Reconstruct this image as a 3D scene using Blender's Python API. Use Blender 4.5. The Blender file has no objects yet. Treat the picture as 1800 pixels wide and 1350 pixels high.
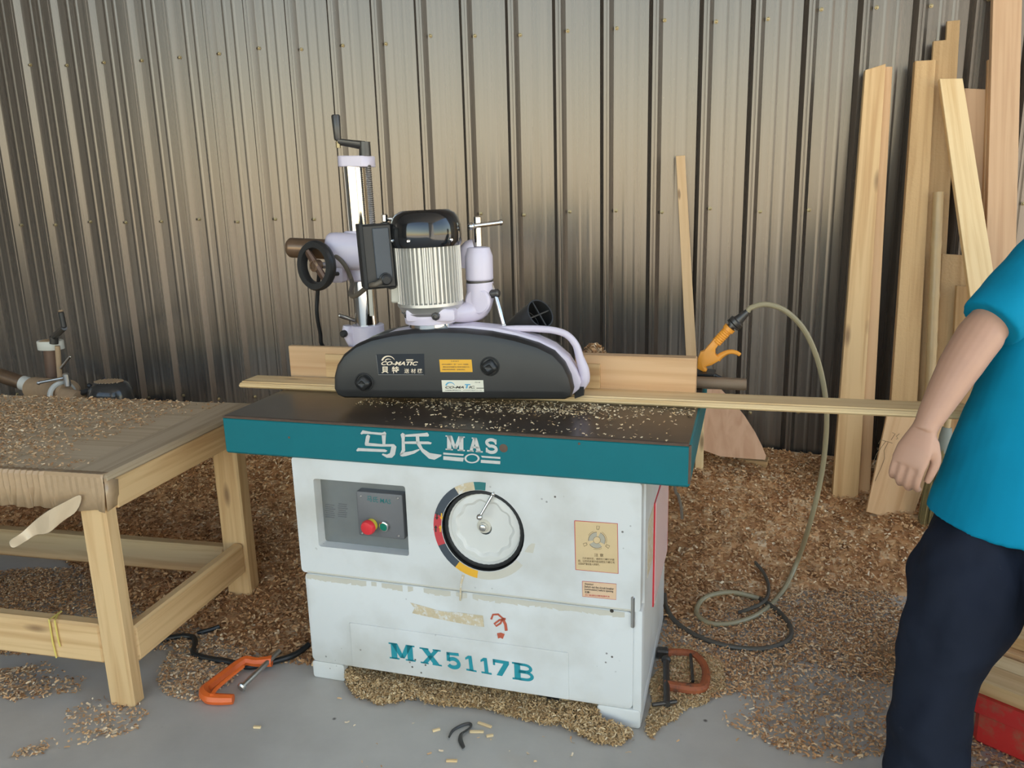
import bpy, bmesh, math, random
import numpy as np
from mathutils import Matrix, Vector
from mathutils.geometry import tessellate_polygon

random.seed(7); RNG = np.random.default_rng(7)
scene = bpy.context.scene
COL = scene.collection
PI = math.pi

# ------------------------------------------------------------------ camera
FPX, PITCH, ROLL, YAW, HC = 1400.14, 0.2313, -0.0261, -0.2038, 1.4787   # solved from wall screws and machine edges
_fw = Vector((math.sin(YAW)*math.cos(PITCH), math.cos(YAW)*math.cos(PITCH), -math.sin(PITCH)))
_r0 = Vector((math.cos(YAW), -math.sin(YAW), 0)); _u0 = _r0.cross(_fw)
_r = math.cos(ROLL)*_r0 + math.sin(ROLL)*_u0
_u = -math.sin(ROLL)*_r0 + math.cos(ROLL)*_u0
CAM = Vector((0, 0, HC))
cd = bpy.data.cameras.new('camera'); cam = bpy.data.objects.new('camera', cd); COL.objects.link(cam)
cd.sensor_fit = 'HORIZONTAL'; cd.sensor_width = 36.0; cd.lens = FPX*36.0/1800.0
cd.clip_start = 0.05; cd.clip_end = 300
rot = Matrix((( _r.x, _u.x, -_fw.x), (_r.y, _u.y, -_fw.y), (_r.z, _u.z, -_fw.z))).to_4x4()
cam.matrix_world = Matrix.Translation(CAM) @ rot
scene.camera = cam

# ------------------------------------------------------------------ world, sun, exposure
world = bpy.data.worlds.new('sky'); scene.world = world; world.use_nodes = True
wn = world.node_tree.nodes; wl = world.node_tree.links
bg = wn['Background']
sky = wn.new('ShaderNodeTexSky'); sky.sky_type = 'NISHITA'; sky.sun_disc = False
sky.sun_elevation = math.radians(52); sky.sun_rotation = math.radians(20); sky.air_density = 1.3; sky.dust_density = 0.3
hz = wn.new('ShaderNodeMix'); hz.data_type = 'RGBA'; hz.blend_type = 'MULTIPLY'; hz.inputs[0].default_value = 1.0
hz.inputs[7].default_value = (1.0, 0.925, 0.83, 1)                      # hazy, warm summer sky
wl.new(sky.outputs[0], hz.inputs[6]); wl.new(hz.outputs[2], bg.inputs[0]); bg.inputs[1].default_value = 0.20
sd = bpy.data.lights.new('sun_offscreen', 'SUN'); sun = bpy.data.objects.new('sun_offscreen', sd); COL.objects.link(sun)
sd.energy = 9.0; sd.angle = math.radians(1.0); sd.color = (1.0, 0.89, 0.74)
sun.rotation_euler = Vector((-0.25, -0.62, -0.75)).to_track_quat('-Z', 'Y').to_euler()   # comes over the back wall: lights the yard, not the shed
def portal(name, loc, rot, sx, sy):
    l = bpy.data.lights.new(name, 'AREA'); l.shape = 'RECTANGLE'; l.size = sx; l.size_y = sy
    l.cycles.is_portal = True
    o = bpy.data.objects.new(name, l); COL.objects.link(o); o.location = loc; o.rotation_euler = rot
portal('open_front_offscreen', (-2.45, -4.0, 3.0), (math.radians(90), 0, math.radians(0)), 10.1, 6.0)
portal('open_side_offscreen', (5.0, 0, 3.0), (math.radians(90), 0, math.radians(90)), 8, 6.0)
vs = scene.view_settings
vs.view_transform = 'Standard'; vs.look = 'None'; vs.gamma = 1.0; vs.use_curve_mapping = False
vs.exposure = 1.55

# ------------------------------------------------------------------ pixel -> place helpers
def ray(px, py): return _fw + _r*((px-900)/FPX) + _u*((675-py)/FPX)
def at_depth(px, py, k): return CAM + ray(px, py)*k
def on_z(px, py, z): d = ray(px, py); return CAM + d*((z-HC)/d.z)
def on_y(px, py, y): d = ray(px, py); return CAM + d*(y/d.y)
def in_frame(F, px, py, axis, val):
    Fi = F.inverted(); c = Fi @ CAM; d = Fi.to_3x3() @ ray(px, py)
    return c + d*((val-c[axis])/d[axis])
def frame(x, y, ang): return Matrix.Translation((x, y, 0)) @ Matrix.Rotation(ang, 4, 'Z')

WY = 3.7325                                    # valley plane of the back wall
FM = frame(-1.3261, 2.0882, -0.0877)           # the spindle moulder: x along its front, y to the back
FF = FM @ Matrix.Translation((0.328, 0.142, 0)) @ Matrix.Rotation(math.radians(9.04), 4, 'Z')   # the power feeder's front cover
FB = frame(-1.552, 1.845, math.radians(-1.5))  # the bench: origin at its front right corner, x to the right

# ------------------------------------------------------------------ materials
MATS = {}
def _mat(name):
    m = bpy.data.materials.new(name); m.use_nodes = True
    n = m.node_tree.nodes; l = m.node_tree.links
    return m, n, l, n['Principled BSDF']
def plain(name, col, rough=0.5, metal=0.0, var=0.0, scale=30.0, bump=0.0, coat=0.0, stain=None, stain_amt=0.0, stain_scale=6.0, spec=0.5, emit=None):
    m, n, l, b = _mat(name)
    b.inputs['Base Color'].default_value = (*col, 1); b.inputs['Roughness'].default_value = rough
    b.inputs['Metallic'].default_value = metal; b.inputs['Coat Weight'].default_value = coat
    b.inputs['Specular IOR Level'].default_value = spec
    if var or bump or stain:
        tc = n.new('ShaderNodeTexCoord')
        no = n.new('ShaderNodeTexNoise'); no.inputs['Scale'].default_value = scale; no.inputs['Detail'].default_value = 5
        l.new(tc.outputs['Object'], no.inputs['Vector'])
        cur = None
        if var:
            mx = n.new('ShaderNodeMix'); mx.data_type = 'RGBA'
            mx.inputs[6].default_value = (*[c*(1-var) for c in col], 1); mx.inputs[7].default_value = (*[min(1, c*(1+var)) for c in col], 1)
            l.new(no.outputs['Fac'], mx.inputs[0]); cur = mx.outputs[2]
        if stain:
            n2 = n.new('ShaderNodeTexNoise'); n2.inputs['Scale'].default_value = stain_scale; n2.inputs['Detail'].default_value = 8; n2.inputs['Roughness'].default_value = .7
            l.new(tc.outputs['Object'], n2.inputs['Vector'])
            rp = n.new('ShaderNodeValToRGB'); rp.color_ramp.elements[0].position = 1-stain_amt; rp.color_ramp.elements[1].position = min(1, 1.08-stain_amt+.06)
            l.new(n2.outputs['Fac'], rp.inputs[0])
            m2 = n.new('ShaderNodeMix'); m2.data_type = 'RGBA'; m2.inputs[7].default_value = (*stain, 1)
            m2.inputs[6].default_value = (*col, 1)
            if cur: l.new(cur, m2.inputs[6])
            l.new(rp.outputs[0], m2.inputs[0]); cur = m2.outputs[2]
        if cur: l.new(cur, b.inputs['Base Color'])
        if bump:
            bp = n.new('ShaderNodeBump'); bp.inputs['Strength'].default_value = bump; bp.inputs['Distance'].default_value = .004
            l.new(no.outputs['Fac'], bp.inputs['Height']); l.new(bp.outputs[0], b.inputs['Normal'])
    MATS[name] = m; return m
def wood(name, light, dark, knot=(0.16, 0.08, 0.035), rough=0.6, grain=24.0, knots=0.5, vary=0.12, rough_saw=0.0):
    m, n, l, b = _mat(name)
    tc = n.new('ShaderNodeTexCoord'); oi = n.new('ShaderNodeObjectInfo')
    ad = n.new('ShaderNodeVectorMath'); ad.operation = 'ADD'
    sc = n.new('ShaderNodeVectorMath'); sc.operation = 'SCALE'; sc.inputs[0].default_value = (37, 17, 23)
    l.new(oi.outputs['Random'], sc.inputs['Scale']); l.new(tc.outputs['Object'], ad.inputs[0]); l.new(sc.outputs[0], ad.inputs[1])
    mp = n.new('ShaderNodeMapping'); mp.inputs['Scale'].default_value = (0.9, grain, grain); l.new(ad.outputs[0], mp.inputs[0])
    no = n.new('ShaderNodeTexNoise'); no.inputs['Scale'].default_value = 1.6; no.inputs['Detail'].default_value = 6; no.inputs['Distortion'].default_value = 0.6
    l.new(mp.outputs[0], no.inputs['Vector'])
    rp = n.new('ShaderNodeValToRGB'); rp.color_ramp.elements[0].color = (*dark, 1); rp.color_ramp.elements[1].color = (*light, 1)
    rp.color_ramp.elements[0].position = .33; rp.color_ramp.elements[1].position = .56
    l.new(no.outputs['Fac'], rp.inputs[0])
    m2 = n.new('ShaderNodeMapping'); m2.inputs['Scale'].default_value = (2.6, 9, 9); l.new(ad.outputs[0], m2.inputs[0])
    vo = n.new('ShaderNodeTexVoronoi'); vo.inputs['Scale'].default_value = 1.0; l.new(m2.outputs[0], vo.inputs['Vector'])
    kr = n.new('ShaderNodeValToRGB'); kr.color_ramp.elements[0].color = (1, 1, 1, 1); kr.color_ramp.elements[1].color = (0, 0, 0, 1)
    kr.color_ramp.elements[0].position = .04; kr.color_ramp.elements[1].position = .04 + .13*knots + 1e-3
    l.new(vo.outputs['Distance'], kr.inputs[0])
    mk = n.new('ShaderNodeMix'); mk.data_type = 'RGBA'; mk.inputs[7].default_value = (*knot, 1)
    mu = n.new('ShaderNodeMath'); mu.operation = 'MULTIPLY'; mu.inputs[1].default_value = .75 if knots else 0
    l.new(kr.outputs[0], mu.inputs[0]); l.new(mu.outputs[0], mk.inputs[0]); l.new(rp.outputs[0], mk.inputs[6])
    hs = n.new('ShaderNodeHueSaturation')
    mr = n.new('ShaderNodeMapRange'); mr.inputs[3].default_value = 1-vary; mr.inputs[4].default_value = 1+vary
    l.new(oi.outputs['Random'], mr.inputs[0]); l.new(mr.outputs[0], hs.inputs['Value']); l.new(mk.outputs[2], hs.inputs['Color'])
    l.new(hs.outputs[0], b.inputs['Base Color']); b.inputs['Roughness'].default_value = rough
    bp = n.new('ShaderNodeBump'); bp.inputs['Strength'].default_value = .15 + rough_saw; bp.inputs['Distance'].default_value = .003
    if rough_saw:
        n3 = n.new('ShaderNodeTexNoise'); n3.inputs['Scale'].default_value = 90; n3.inputs['Detail'].default_value = 3
        l.new(ad.outputs[0], n3.inputs['Vector']); l.new(n3.outputs['Fac'], bp.inputs['Height'])
    else: l.new(no.outputs['Fac'], bp.inputs['Height'])
    l.new(bp.outputs[0], b.inputs['Normal'])
    MATS[name] = m; return m
def chipmat(name, cols):
    m, n, l, b = _mat(name)
    a = n.new('ShaderNodeAttribute'); a.attribute_name = 'tint'
    rp = n.new('ShaderNodeValToRGB'); e = rp.color_ramp.elements
    for i, c in enumerate(cols):
        p = i/(len(cols)-1)
        el = e[i] if i < 2 else e.new(p)
        el.position = p; el.color = (*c, 1)
    for i, c in enumerate(cols): e[i].position = i/(len(cols)-1); e[i].color = (*c, 1)
    l.new(a.outputs['Fac'], rp.inputs[0]); l.new(rp.outputs[0], b.inputs['Base Color']); b.inputs['Roughness'].default_value = .75
    MATS[name] = m; return m

def corrugated():
    m, n, l, b = _mat('corrugated_steel')
    tc = n.new('ShaderNodeTexCoord'); mp = n.new('ShaderNodeMapping'); mp.inputs['Scale'].default_value = (38, 38, .5)
    l.new(tc.outputs['Object'], mp.inputs[0])
    no = n.new('ShaderNodeTexNoise'); no.inputs['Scale'].default_value = 1.0; no.inputs['Detail'].default_value = 4; l.new(mp.outputs[0], no.inputs['Vector'])
    rp = n.new('ShaderNodeValToRGB'); rp.color_ramp.elements[0].position = .3; rp.color_ramp.elements[1].position = .7
    rp.color_ramp.elements[0].color = (.158, .133, .112, 1); rp.color_ramp.elements[1].color = (.194, .165, .140, 1)
    l.new(no.outputs['Fac'], rp.inputs[0])
    # wood dust thrown on the lower part: small pale flecks
    vo = n.new('ShaderNodeTexVoronoi'); vo.inputs['Scale'].default_value = 55; l.new(tc.outputs['Object'], vo.inputs['Vector'])
    kr = n.new('ShaderNodeValToRGB'); kr.color_ramp.elements[0].color = (1, 1, 1, 1); kr.color_ramp.elements[1].color = (0, 0, 0, 1)
    kr.color_ramp.elements[0].position = .03; kr.color_ramp.elements[1].position = .07; l.new(vo.outputs['Distance'], kr.inputs[0])
    n2 = n.new('ShaderNodeTexNoise'); n2.inputs['Scale'].default_value = 2.2; l.new(tc.outputs['Object'], n2.inputs['Vector'])
    r2 = n.new('ShaderNodeValToRGB'); r2.color_ramp.elements[0].position = .56; r2.color_ramp.elements[1].position = .68; l.new(n2.outputs['Fac'], r2.inputs[0])
    mu = n.new('ShaderNodeMath'); mu.operation = 'MULTIPLY'; l.new(kr.outputs[0], mu.inputs[0]); l.new(r2.outputs[0], mu.inputs[1])
    mx = n.new('ShaderNodeMix'); mx.data_type = 'RGBA'; mx.inputs[7].default_value = (.5, .42, .3, 1)
    l.new(mu.outputs[0], mx.inputs[0]); l.new(rp.outputs[0], mx.inputs[6]); l.new(mx.outputs[2], b.inputs['Base Color'])
    b.inputs['Metallic'].default_value = .70
    r3 = n.new('ShaderNodeMapRange'); r3.inputs[3].default_value = .23; r3.inputs[4].default_value = .32
    l.new(no.outputs['Fac'], r3.inputs[0]); l.new(r3.outputs[0], b.inputs['Roughness'])
    bp = n.new('ShaderNodeBump'); bp.inputs['Strength'].default_value = .012; bp.inputs['Distance'].default_value = .002
    l.new(no.outputs['Fac'], bp.inputs['Height']); l.new(bp.outputs[0], b.inputs['Normal'])
    MATS['corrugated_steel'] = m
def concrete(name, col, dust=0.0):
    m, n, l, b = _mat(name)
    tc = n.new('ShaderNodeTexCoord')
    no = n.new('ShaderNodeTexNoise'); no.inputs['Scale'].default_value = 1.6; no.inputs['Detail'].default_value = 9; no.inputs['Roughness'].default_value = .62
    l.new(tc.outputs['Object'], no.inputs['Vector'])
    rp = n.new('ShaderNodeValToRGB'); rp.color_ramp.elements[0].position = .3; rp.color_ramp.elements[1].position = .72
    rp.color_ramp.elements[0].color = (*[c*.78 for c in col], 1); rp.color_ramp.elements[1].color = (*[min(1, c*1.14) for c in col], 1)
    l.new(no.outputs['Fac'], rp.inputs[0]); cur = rp.outputs[0]
    # small dark oil spots
    vo = n.new('ShaderNodeTexVoronoi'); vo.inputs['Scale'].default_value = 7.5; l.new(tc.outputs['Object'], vo.inputs['Vector'])
    kr = n.new('ShaderNodeValToRGB'); kr.color_ramp.elements[0].color = (1, 1, 1, 1); kr.color_ramp.elements[1].color = (0, 0, 0, 1)
    kr.color_ramp.elements[0].position = .025; kr.color_ramp.elements[1].position = .06; l.new(vo.outputs['Distance'], kr.inputs[0])
    mx = n.new('ShaderNodeMix'); mx.data_type = 'RGBA'; mx.inputs[7].default_value = (.1, .09, .08, 1)
    l.new(kr.outputs[0], mx.inputs[0]); l.new(cur, mx.inputs[6]); cur = mx.outputs[2]
    # pale dust drifts
    n2 = n.new('ShaderNodeTexNoise'); n2.inputs['Scale'].default_value = 3.1; n2.inputs['Detail'].default_value = 6; l.new(tc.outputs['Object'], n2.inputs['Vector'])
    r2 = n.new('ShaderNodeValToRGB'); r2.color_ramp.elements[0].position = .58; r2.color_ramp.elements[1].position = .75; l.new(n2.outputs['Fac'], r2.inputs[0])
    mu = n.new('ShaderNodeMath'); mu.operation = 'MULTIPLY'; mu.inputs[1].default_value = dust; l.new(r2.outputs[0], mu.inputs[0])
    m2 = n.new('ShaderNodeMix'); m2.data_type = 'RGBA'; m2.inputs[7].default_value = (.42, .31, .19, 1)
    l.new(mu.outputs[0], m2.inputs[0]); l.new(cur, m2.inputs[6]); l.new(m2.outputs[2], b.inputs['Base Color'])
    b.inputs['Roughness'].default_value = .5
    bp = n.new('ShaderNodeBump'); bp.inputs['Strength'].default_value = .12; bp.inputs['Distance'].default_value = .003
    l.new(no.outputs['Fac'], bp.inputs['Height']); l.new(bp.outputs[0], b.inputs['Normal'])
    MATS[name] = m

corrugated()
concrete('concrete', (.51, .475, .42), .40)
concrete('yard', (.50, .45, .38), .0)
plain('roof_sheet', (.42, .42, .42), .6)
plain('galvanised', (.35, .34, .32), .4, .7)
plain('brass', (.34, .27, .15), .4, .8)
def white_paint():
    m, n, l, b = _mat('white_paint'); tc = n.new('ShaderNodeTexCoord')
    def noise(sc, det): q = n.new('ShaderNodeTexNoise'); q.inputs['Scale'].default_value = sc; q.inputs['Detail'].default_value = det; l.new(tc.outputs['Object'], q.inputs['Vector']); return q
    def ramp(src, a, b_): q = n.new('ShaderNodeValToRGB'); q.color_ramp.elements[0].position = a; q.color_ramp.elements[1].position = b_; l.new(src, q.inputs[0]); return q
    def mix(fac, A, B):
        q = n.new('ShaderNodeMix'); q.data_type = 'RGBA'; l.new(fac, q.inputs[0])
        if isinstance(A, tuple): q.inputs[6].default_value = (*A, 1)
        else: l.new(A, q.inputs[6])
        q.inputs[7].default_value = (*B, 1); return q.outputs[2]
    g = ramp(noise(4.5, 8).outputs['Fac'], .44, .78); c = mix(g.outputs[0], (.68, .685, .67), (.50, .48, .43))
    vo = n.new('ShaderNodeTexVoronoi'); vo.inputs['Scale'].default_value = 42; l.new(tc.outputs['Object'], vo.inputs['Vector'])
    sp_ = ramp(vo.outputs['Distance'], .10, .16); sp_.color_ramp.elements[0].color = (1, 1, 1, 1); sp_.color_ramp.elements[1].color = (0, 0, 0, 1)
    mk = ramp(noise(5.5, 3).outputs['Fac'], .60, .66); mu = n.new('ShaderNodeMath'); mu.operation = 'MULTIPLY'; l.new(sp_.outputs[0], mu.inputs[0]); l.new(mk.outputs[0], mu.inputs[1])
    c = mix(mu.outputs[0], c, (.09, .075, .06)); l.new(c, b.inputs['Base Color']); b.inputs['Roughness'].default_value = .38; MATS['white_paint'] = m
white_paint()
plain('teal_paint', (.001, .145, .172), .42, 0, .10, 9, .02, 0, (.09, .055, .03), .30, 7, spec=.3)
plain('cast_top', (.075, .055, .042), .30, .35, .30, 14, .02, 0, (.15, .105, .07), .36, 4)
plain('edge_rust', (.13, .085, .06), .6, .3, .3, 30)
plain('lavender', (.66, .60, .70), .30, 0, .02, 10)
plain('black_plastic', (.022, .022, .022), .42, 0, .25, 8, .02)
plain('black_gloss', (.012, .012, .013), .12, 0, 0, 10, 0, .6)
plain('black_rubber', (.018, .018, .018), .65)
plain('chrome', (.72, .70, .67), .10, 1.0)
plain('steel', (.55, .53, .50), .3, .95, .15, 40)
plain('dark_steel', (.09, .085, .08), .4, .7, .2, 30)
plain('aluminium', (.62, .61, .58), .38, .75, .05, 30)
plain('grey_metal', (.30, .29, .28), .45, .4)
plain('brown_bar', (.20, .125, .075), .32, .55, .35, 18)
plain('slate_panel', (.055, .068, .085), .4)
plain('plate_steel', (.30, .31, .30), .30, .75, .1, 22)
plain('box_grey', (.135, .135, .14), .45)
plain('red_button', (.72, .035, .045), .35)
plain('green_button', (.0, .17, .11), .35)
plain('yellow', (.80, .42, .03), .5)
plain('lemon', (.75, .6, .06), .45)
plain('cream_sticker', (.66, .49, .27), .5, 0, .06, 20)
plain('peach_sticker', (.72, .50, .32), .5)
plain('ivory_plate', (.74, .72, .60), .4)
plain('print_black', (.03, .025, .02), .6)
plain('print_brown', (.17, .11, .05), .6)
plain('print_grey', (.42, .38, .30), .6)
plain('print_cream', (.82, .68, .50), .5)
plain('print_blue', (.10, .36, .55), .5)
plain('print_teal', (.015, .27, .33), .45, 0, .12, 60)
plain('print_dimteal', (.02, .16, .16), .5)
plain('worn_white', (.56, .55, .52), .6, 0, .12, 60, 0, 0, (.05, .17, .18), .36, 55)
plain('red_print', (.55, .05, .06), .5)
plain('tape_residue', (.60, .49, .32), .7, 0, .2, 40, 0, 0, (.70, .69, .66), .5, 60)
plain('pale_residue', (.58, .545, .46), .6, 0, .05, 30)
plain('field_white', (.69, .68, .64), .4, 0, .03, 12)
plain('red_scrawl', (.50, .10, .05), .6, 0, .3, 50)
plain('pink_plate', (.88, .66, .66), .25)
plain('red_plate', (.66, .03, .045), .4)
plain('blow_orange', (.86, .35, .04), .4)
plain('hose', (.33, .28, .17), .4)
plain('hose_dark', (.085, .075, .06), .5)
plain('cable_black', (.015, .016, .017), .45)
plain('cable_dusty', (.12, .10, .075), .6)
plain('orange_paint', (.72, .13, .02), .4, 0, .15, 30, .03, 0, (.13, .06, .03), .36, 30)
plain('rust_orange', (.34, .09, .03), .6, 0, .3, 40, .05, 0, (.07, .045, .03), .5, 22)
plain('tape', (.45, .305, .175), .25, 0, .12, 60, .1, .3)
plain('tape_pale', (.60, .455, .30), .25, 0, .08, 30, .05, .3)
plain('string_yellow', (.70, .55, .14), .6)
plain('shirt', (.0, .225, .37), .85, 0, .06, 14, .05, spec=.2)
plain('trousers', (.013, .017, .030), .85, 0, .25, 12, .05, 0, (.10, .10, .11), .37, 5, spec=.2)
plain('skin', (.50, .285, .195), .5, 0, .06, 20)
plain('hair', (.015, .012, .01), .5)
plain('shoe', (.03, .03, .03), .5)
plain('red_pallet', (.62, .035, .03), .4, 0, .1, 20, .03, 0, (.30, .17, .09), .5, 5)
plain('cardboard', (.34, .235, .14), .8, 0, .12, 14, .03)
plain('straw', (.24, .185, .075), .7, 0, .35, 60)
plain('straw_wrap', (.24, .26, .23), .7)
plain('bamboo', (.47, .33, .17), .35, 0, .12, 14)
plain('glass_dusty', (.045, .042, .038), .15, 0, .3, 20)
plain('dusty_tan', (.42, .28, .16), .7, 0, .15, 30)
plain('dusty_white', (.62, .60, .53), .5, 0, .08, 20)
plain('dark_tube', (.16, .095, .065), .45, .3, .2, 20)
wood('pine', (.68, .455, .225), (.54, .32, .14), knots=.8)
wood('pine_pale', (.78, .58, .32), (.65, .43, .20), knots=.7)
wood('pine_fence', (.66, .42, .225), (.57, .335, .165), knots=.15)
wood('pine_old', (.57, .36, .17), (.44, .255, .105), knots=.6)
wood('rough_sawn', (.55, .36, .18), (.45, .28, .13), knots=.7, rough=.85, rough_saw=.8)
wood('veneer', (.62, .37, .23), (.52, .285, .165), knots=.0, grain=14)
wood('red_board', (.58, .37, .215), (.50, .30, .165), knots=.1)
wood('weathered', (.45, .345, .225), (.33, .24, .145), knots=.1, rough=.85)
wood('bench_top', (.56, .43, .28), (.47, .35, .215), knots=.0, rough=.8)
wood('handle_wood', (.66, .44, .235), (.56, .35, .17), knots=.25, grain=16)
wood('brown_rod', (.235, .16, .10), (.15, .098, .06), knots=.0, rough=.55)
chipmat('shavings', [(.22, .10, .04), (.42, .20, .08), (.58, .31, .135), (.68, .41, .20), (.78, .55, .32), (.88, .72, .50)])
chipmat('sawdust', [(.40, .235, .10), (.55, .355, .16), (.66, .46, .235), (.75, .56, .32), (.86, .71, .48)])
def MT(x): return MATS[x]

# ------------------------------------------------------------------ mesh builder and object helpers
class MB:
    def __init__(s): s.v = []; s.f = []
    def add(s, vs, fs):
        o = len(s.v); s.v += [Vector(p) for p in vs]; s.f += [tuple(i+o for i in f) for f in fs]; return s
    def box(s, x0, x1, y0, y1, z0, z1, c=0.0, T=None):
        if c <= 0:
            vs = [(x, y, z) for x in (x0, x1) for y in (y0, y1) for z in (z0, z1)]
            fs = [(0, 1, 3, 2), (4, 6, 7, 5), (0, 4, 5, 1), (2, 3, 7, 6), (0, 2, 6, 4), (1, 5, 7, 3)]
        else:
            X, Y, Z = (x0, x1), (y0, y1), (z0, z1); vs = []; idx = {}
            for i in (0, 1):
                for j in (0, 1):
                    for k in (0, 1):
                        sx, sy, sz = (1-2*i)*c, (1-2*j)*c, (1-2*k)*c
                        for a, p in enumerate(((X[i], Y[j]+sy, Z[k]+sz), (X[i]+sx, Y[j], Z[k]+sz), (X[i]+sx, Y[j]+sy, Z[k]))):
                            idx[i, j, k, a] = len(vs); vs.append(p)
            fs = []
            for i in (0, 1): fs.append([idx[i, 0, 0, 0], idx[i, 1, 0, 0], idx[i, 1, 1, 0], idx[i, 0, 1, 0]])
            for j in (0, 1): fs.append([idx[0, j, 0, 1], idx[1, j, 0, 1], idx[1, j, 1, 1], idx[0, j, 1, 1]])
            for k in (0, 1): fs.append([idx[0, 0, k, 2], idx[1, 0, k, 2], idx[1, 1, k, 2], idx[0, 1, k, 2]])
            for i in (0, 1):
                for j in (0, 1): fs.append([idx[i, j, 0, 0], idx[i, j, 0, 1], idx[i, j, 1, 1], idx[i, j, 1, 0]])
                for k in (0, 1): fs.append([idx[i, 0, k, 0], idx[i, 0, k, 2], idx[i, 1, k, 2], idx[i, 1, k, 0]])
            for j in (0, 1):
                for k in (0, 1): fs.append([idx[0, j, k, 1], idx[0, j, k, 2], idx[1, j, k, 2], idx[1, j, k, 1]])
            for i in (0, 1):
                for j in (0, 1):
                    for k in (0, 1): fs.append([idx[i, j, k, 0], idx[i, j, k, 1], idx[i, j, k, 2]])
        if T: vs = [T @ Vector(p) for p in vs]
        return s.add(vs, fs)
    def rings(s, rs, caps=True, closed=False):
        n = len(rs[0]); vs = [p for r in rs for p in r]; fs = []
        m = len(rs)
        for a in range(m if closed else m-1):
            b = (a+1) % m
            for i in range(n):
                j = (i+1) % n; fs.append((a*n+i, a*n+j, b*n+j, b*n+i))
        if caps and not closed: fs.append(tuple(range(n))[::-1]); fs.append(tuple((m-1)*n+i for i in range(n)))
        return s.add(vs, fs)
    def lathe(s, prof, o, axis=(0, 0, 1), n=32, caps=True):
        a = Vector(axis).normalized(); o = Vector(o)
        e = a.orthogonal().normalized(); g = a.cross(e)
        return s.rings([[o + a*h + (e*math.cos(2*PI*i/n) + g*math.sin(2*PI*i/n))*max(r, 1e-5) for i in range(n)] for r, h in prof], caps)
    def cyl(s, p0, p1, r0, r1=None, n=20, caps=True):
        p0 = Vector(p0); p1 = Vector(p1); L = (p1-p0).length
        return s.lathe([(r0, 0), (r0 if r1 is None else r1, L)], p0, p1-p0, n, caps)
    def rod(s, p0, p1, r, c=None, n=16):
        p0 = Vector(p0); p1 = Vector(p1); L = (p1-p0).length; c = c or r*.35
        return s.lathe([(r-c, 0), (r, c), (r, L-c), (r-c, L)], p0, p1-p0, n)
    def tube(s, pts, r, n=10, caps=True, sub=0, flat=1.0):
        P = [Vector(p) for p in pts]
        R = list(r) if hasattr(r, '__len__') else [r]*len(P)
        if sub:
            Q = []; RR = []
            for i in range(len(P)-1):
                a, b, c, d = P[max(i-1, 0)], P[i], P[i+1], P[min(i+2, len(P)-1)]
                for k in range(sub):
                    t = k/sub
                    Q.append(.5*((2*b)+(c-a)*t+(2*a-5*b+4*c-d)*t*t+(3*b-a-3*c+d)*t**3)); RR.append(R[i]*(1-t)+R[i+1]*t)
            Q.append(P[-1]); RR.append(R[-1]); P, R = Q, RR
        rs = []; e = None
        for i, p in enumerate(P):
            t = (P[min(i+1, len(P)-1)]-P[max(i-1, 0)]).normalized()
            e = t.orthogonal().normalized() if e is None else (e - t*e.dot(t)).normalized()
            g = t.cross(e)
            rs.append([p + (e*math.cos(2*PI*k/n)*flat + g*math.sin(2*PI*k/n))*R[i] for k in range(n)])
        return s.rings(rs, caps)
    def torus(s, o, axis, R, r, n=36, m=12):
        a = Vector(axis).normalized(); e = a.orthogonal().normalized(); g = a.cross(e); o = Vector(o)
        rs = []
        for i in range(n):
            d = e*math.cos(2*PI*i/n)+g*math.sin(2*PI*i/n)
            rs.append([o + d*(R+r*math.cos(2*PI*k/m)) + a*r*math.sin(2*PI*k/m) for k in range(m)])
        return s.rings(rs, False, True)
    def ball(s, o, r, n=16, m=10, sc=(1, 1, 1)):
        rs = []
        for i in range(m+1):
            t = -PI/2 + PI*i/m
            rs.append([Vector(o)+Vector((sc[0]*r*max(math.cos(t), 1e-3)*math.cos(2*PI*k/n), sc[1]*r*max(math.cos(t), 1e-3)*math.sin(2*PI*k/n), sc[2]*r*math.sin(t))) for k in range(n)])
        return s.rings(rs)
    def prism(s, pts, y0, y1, b=0.0, bd=None, back=0.0):
        """outline in x,z swept along y from y0 to y1; b insets the front edge (a bevel of depth bd)"""
        bd = b if bd is None else bd
        P = [Vector((p[0], p[1])) for p in pts]; rs = []
        def ring(Q, y): return [Vector((q.x, y, q.y)) for q in Q]
        if b: rs += [ring(inset(P, b), y0), ring(inset(P, b*.29), y0+bd*.29), ring(P, y0+bd)]
        else: rs.append(ring(P, y0))
        if back: rs += [ring(P, y1-back), ring(inset(P, back), y1)]
        else: rs.append(ring(P, y1))
        return s.rings(rs)
    def slab(s, outer, holes, y0, y1):
        loops = [[Vector((p[0], p[1], 0)) for p in q] for q in [outer]+holes]
        flat = [p for q in loops for p in q]; tris = tessellate_polygon(loops); N = len(flat)
        vs = [(p.x, y0, p.y) for p in flat]+[(p.x, y1, p.y) for p in flat]
        fs = [tuple(t) for t in tris]+[tuple(i+N for i in t)[::-1] for t in tris]
        o = 0
        for q in loops:
            k = len(q)
            for i in range(k): j = (i+1) % k; fs.append((o+i, o+j, N+o+j, N+o+i))
            o += k
        return s.add(vs, fs)
    def poly(s, pts): return s.add(pts, [tuple(range(len(pts)))])
    def xf(s, T): s.v = [T @ p for p in s.v]; return s
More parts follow.
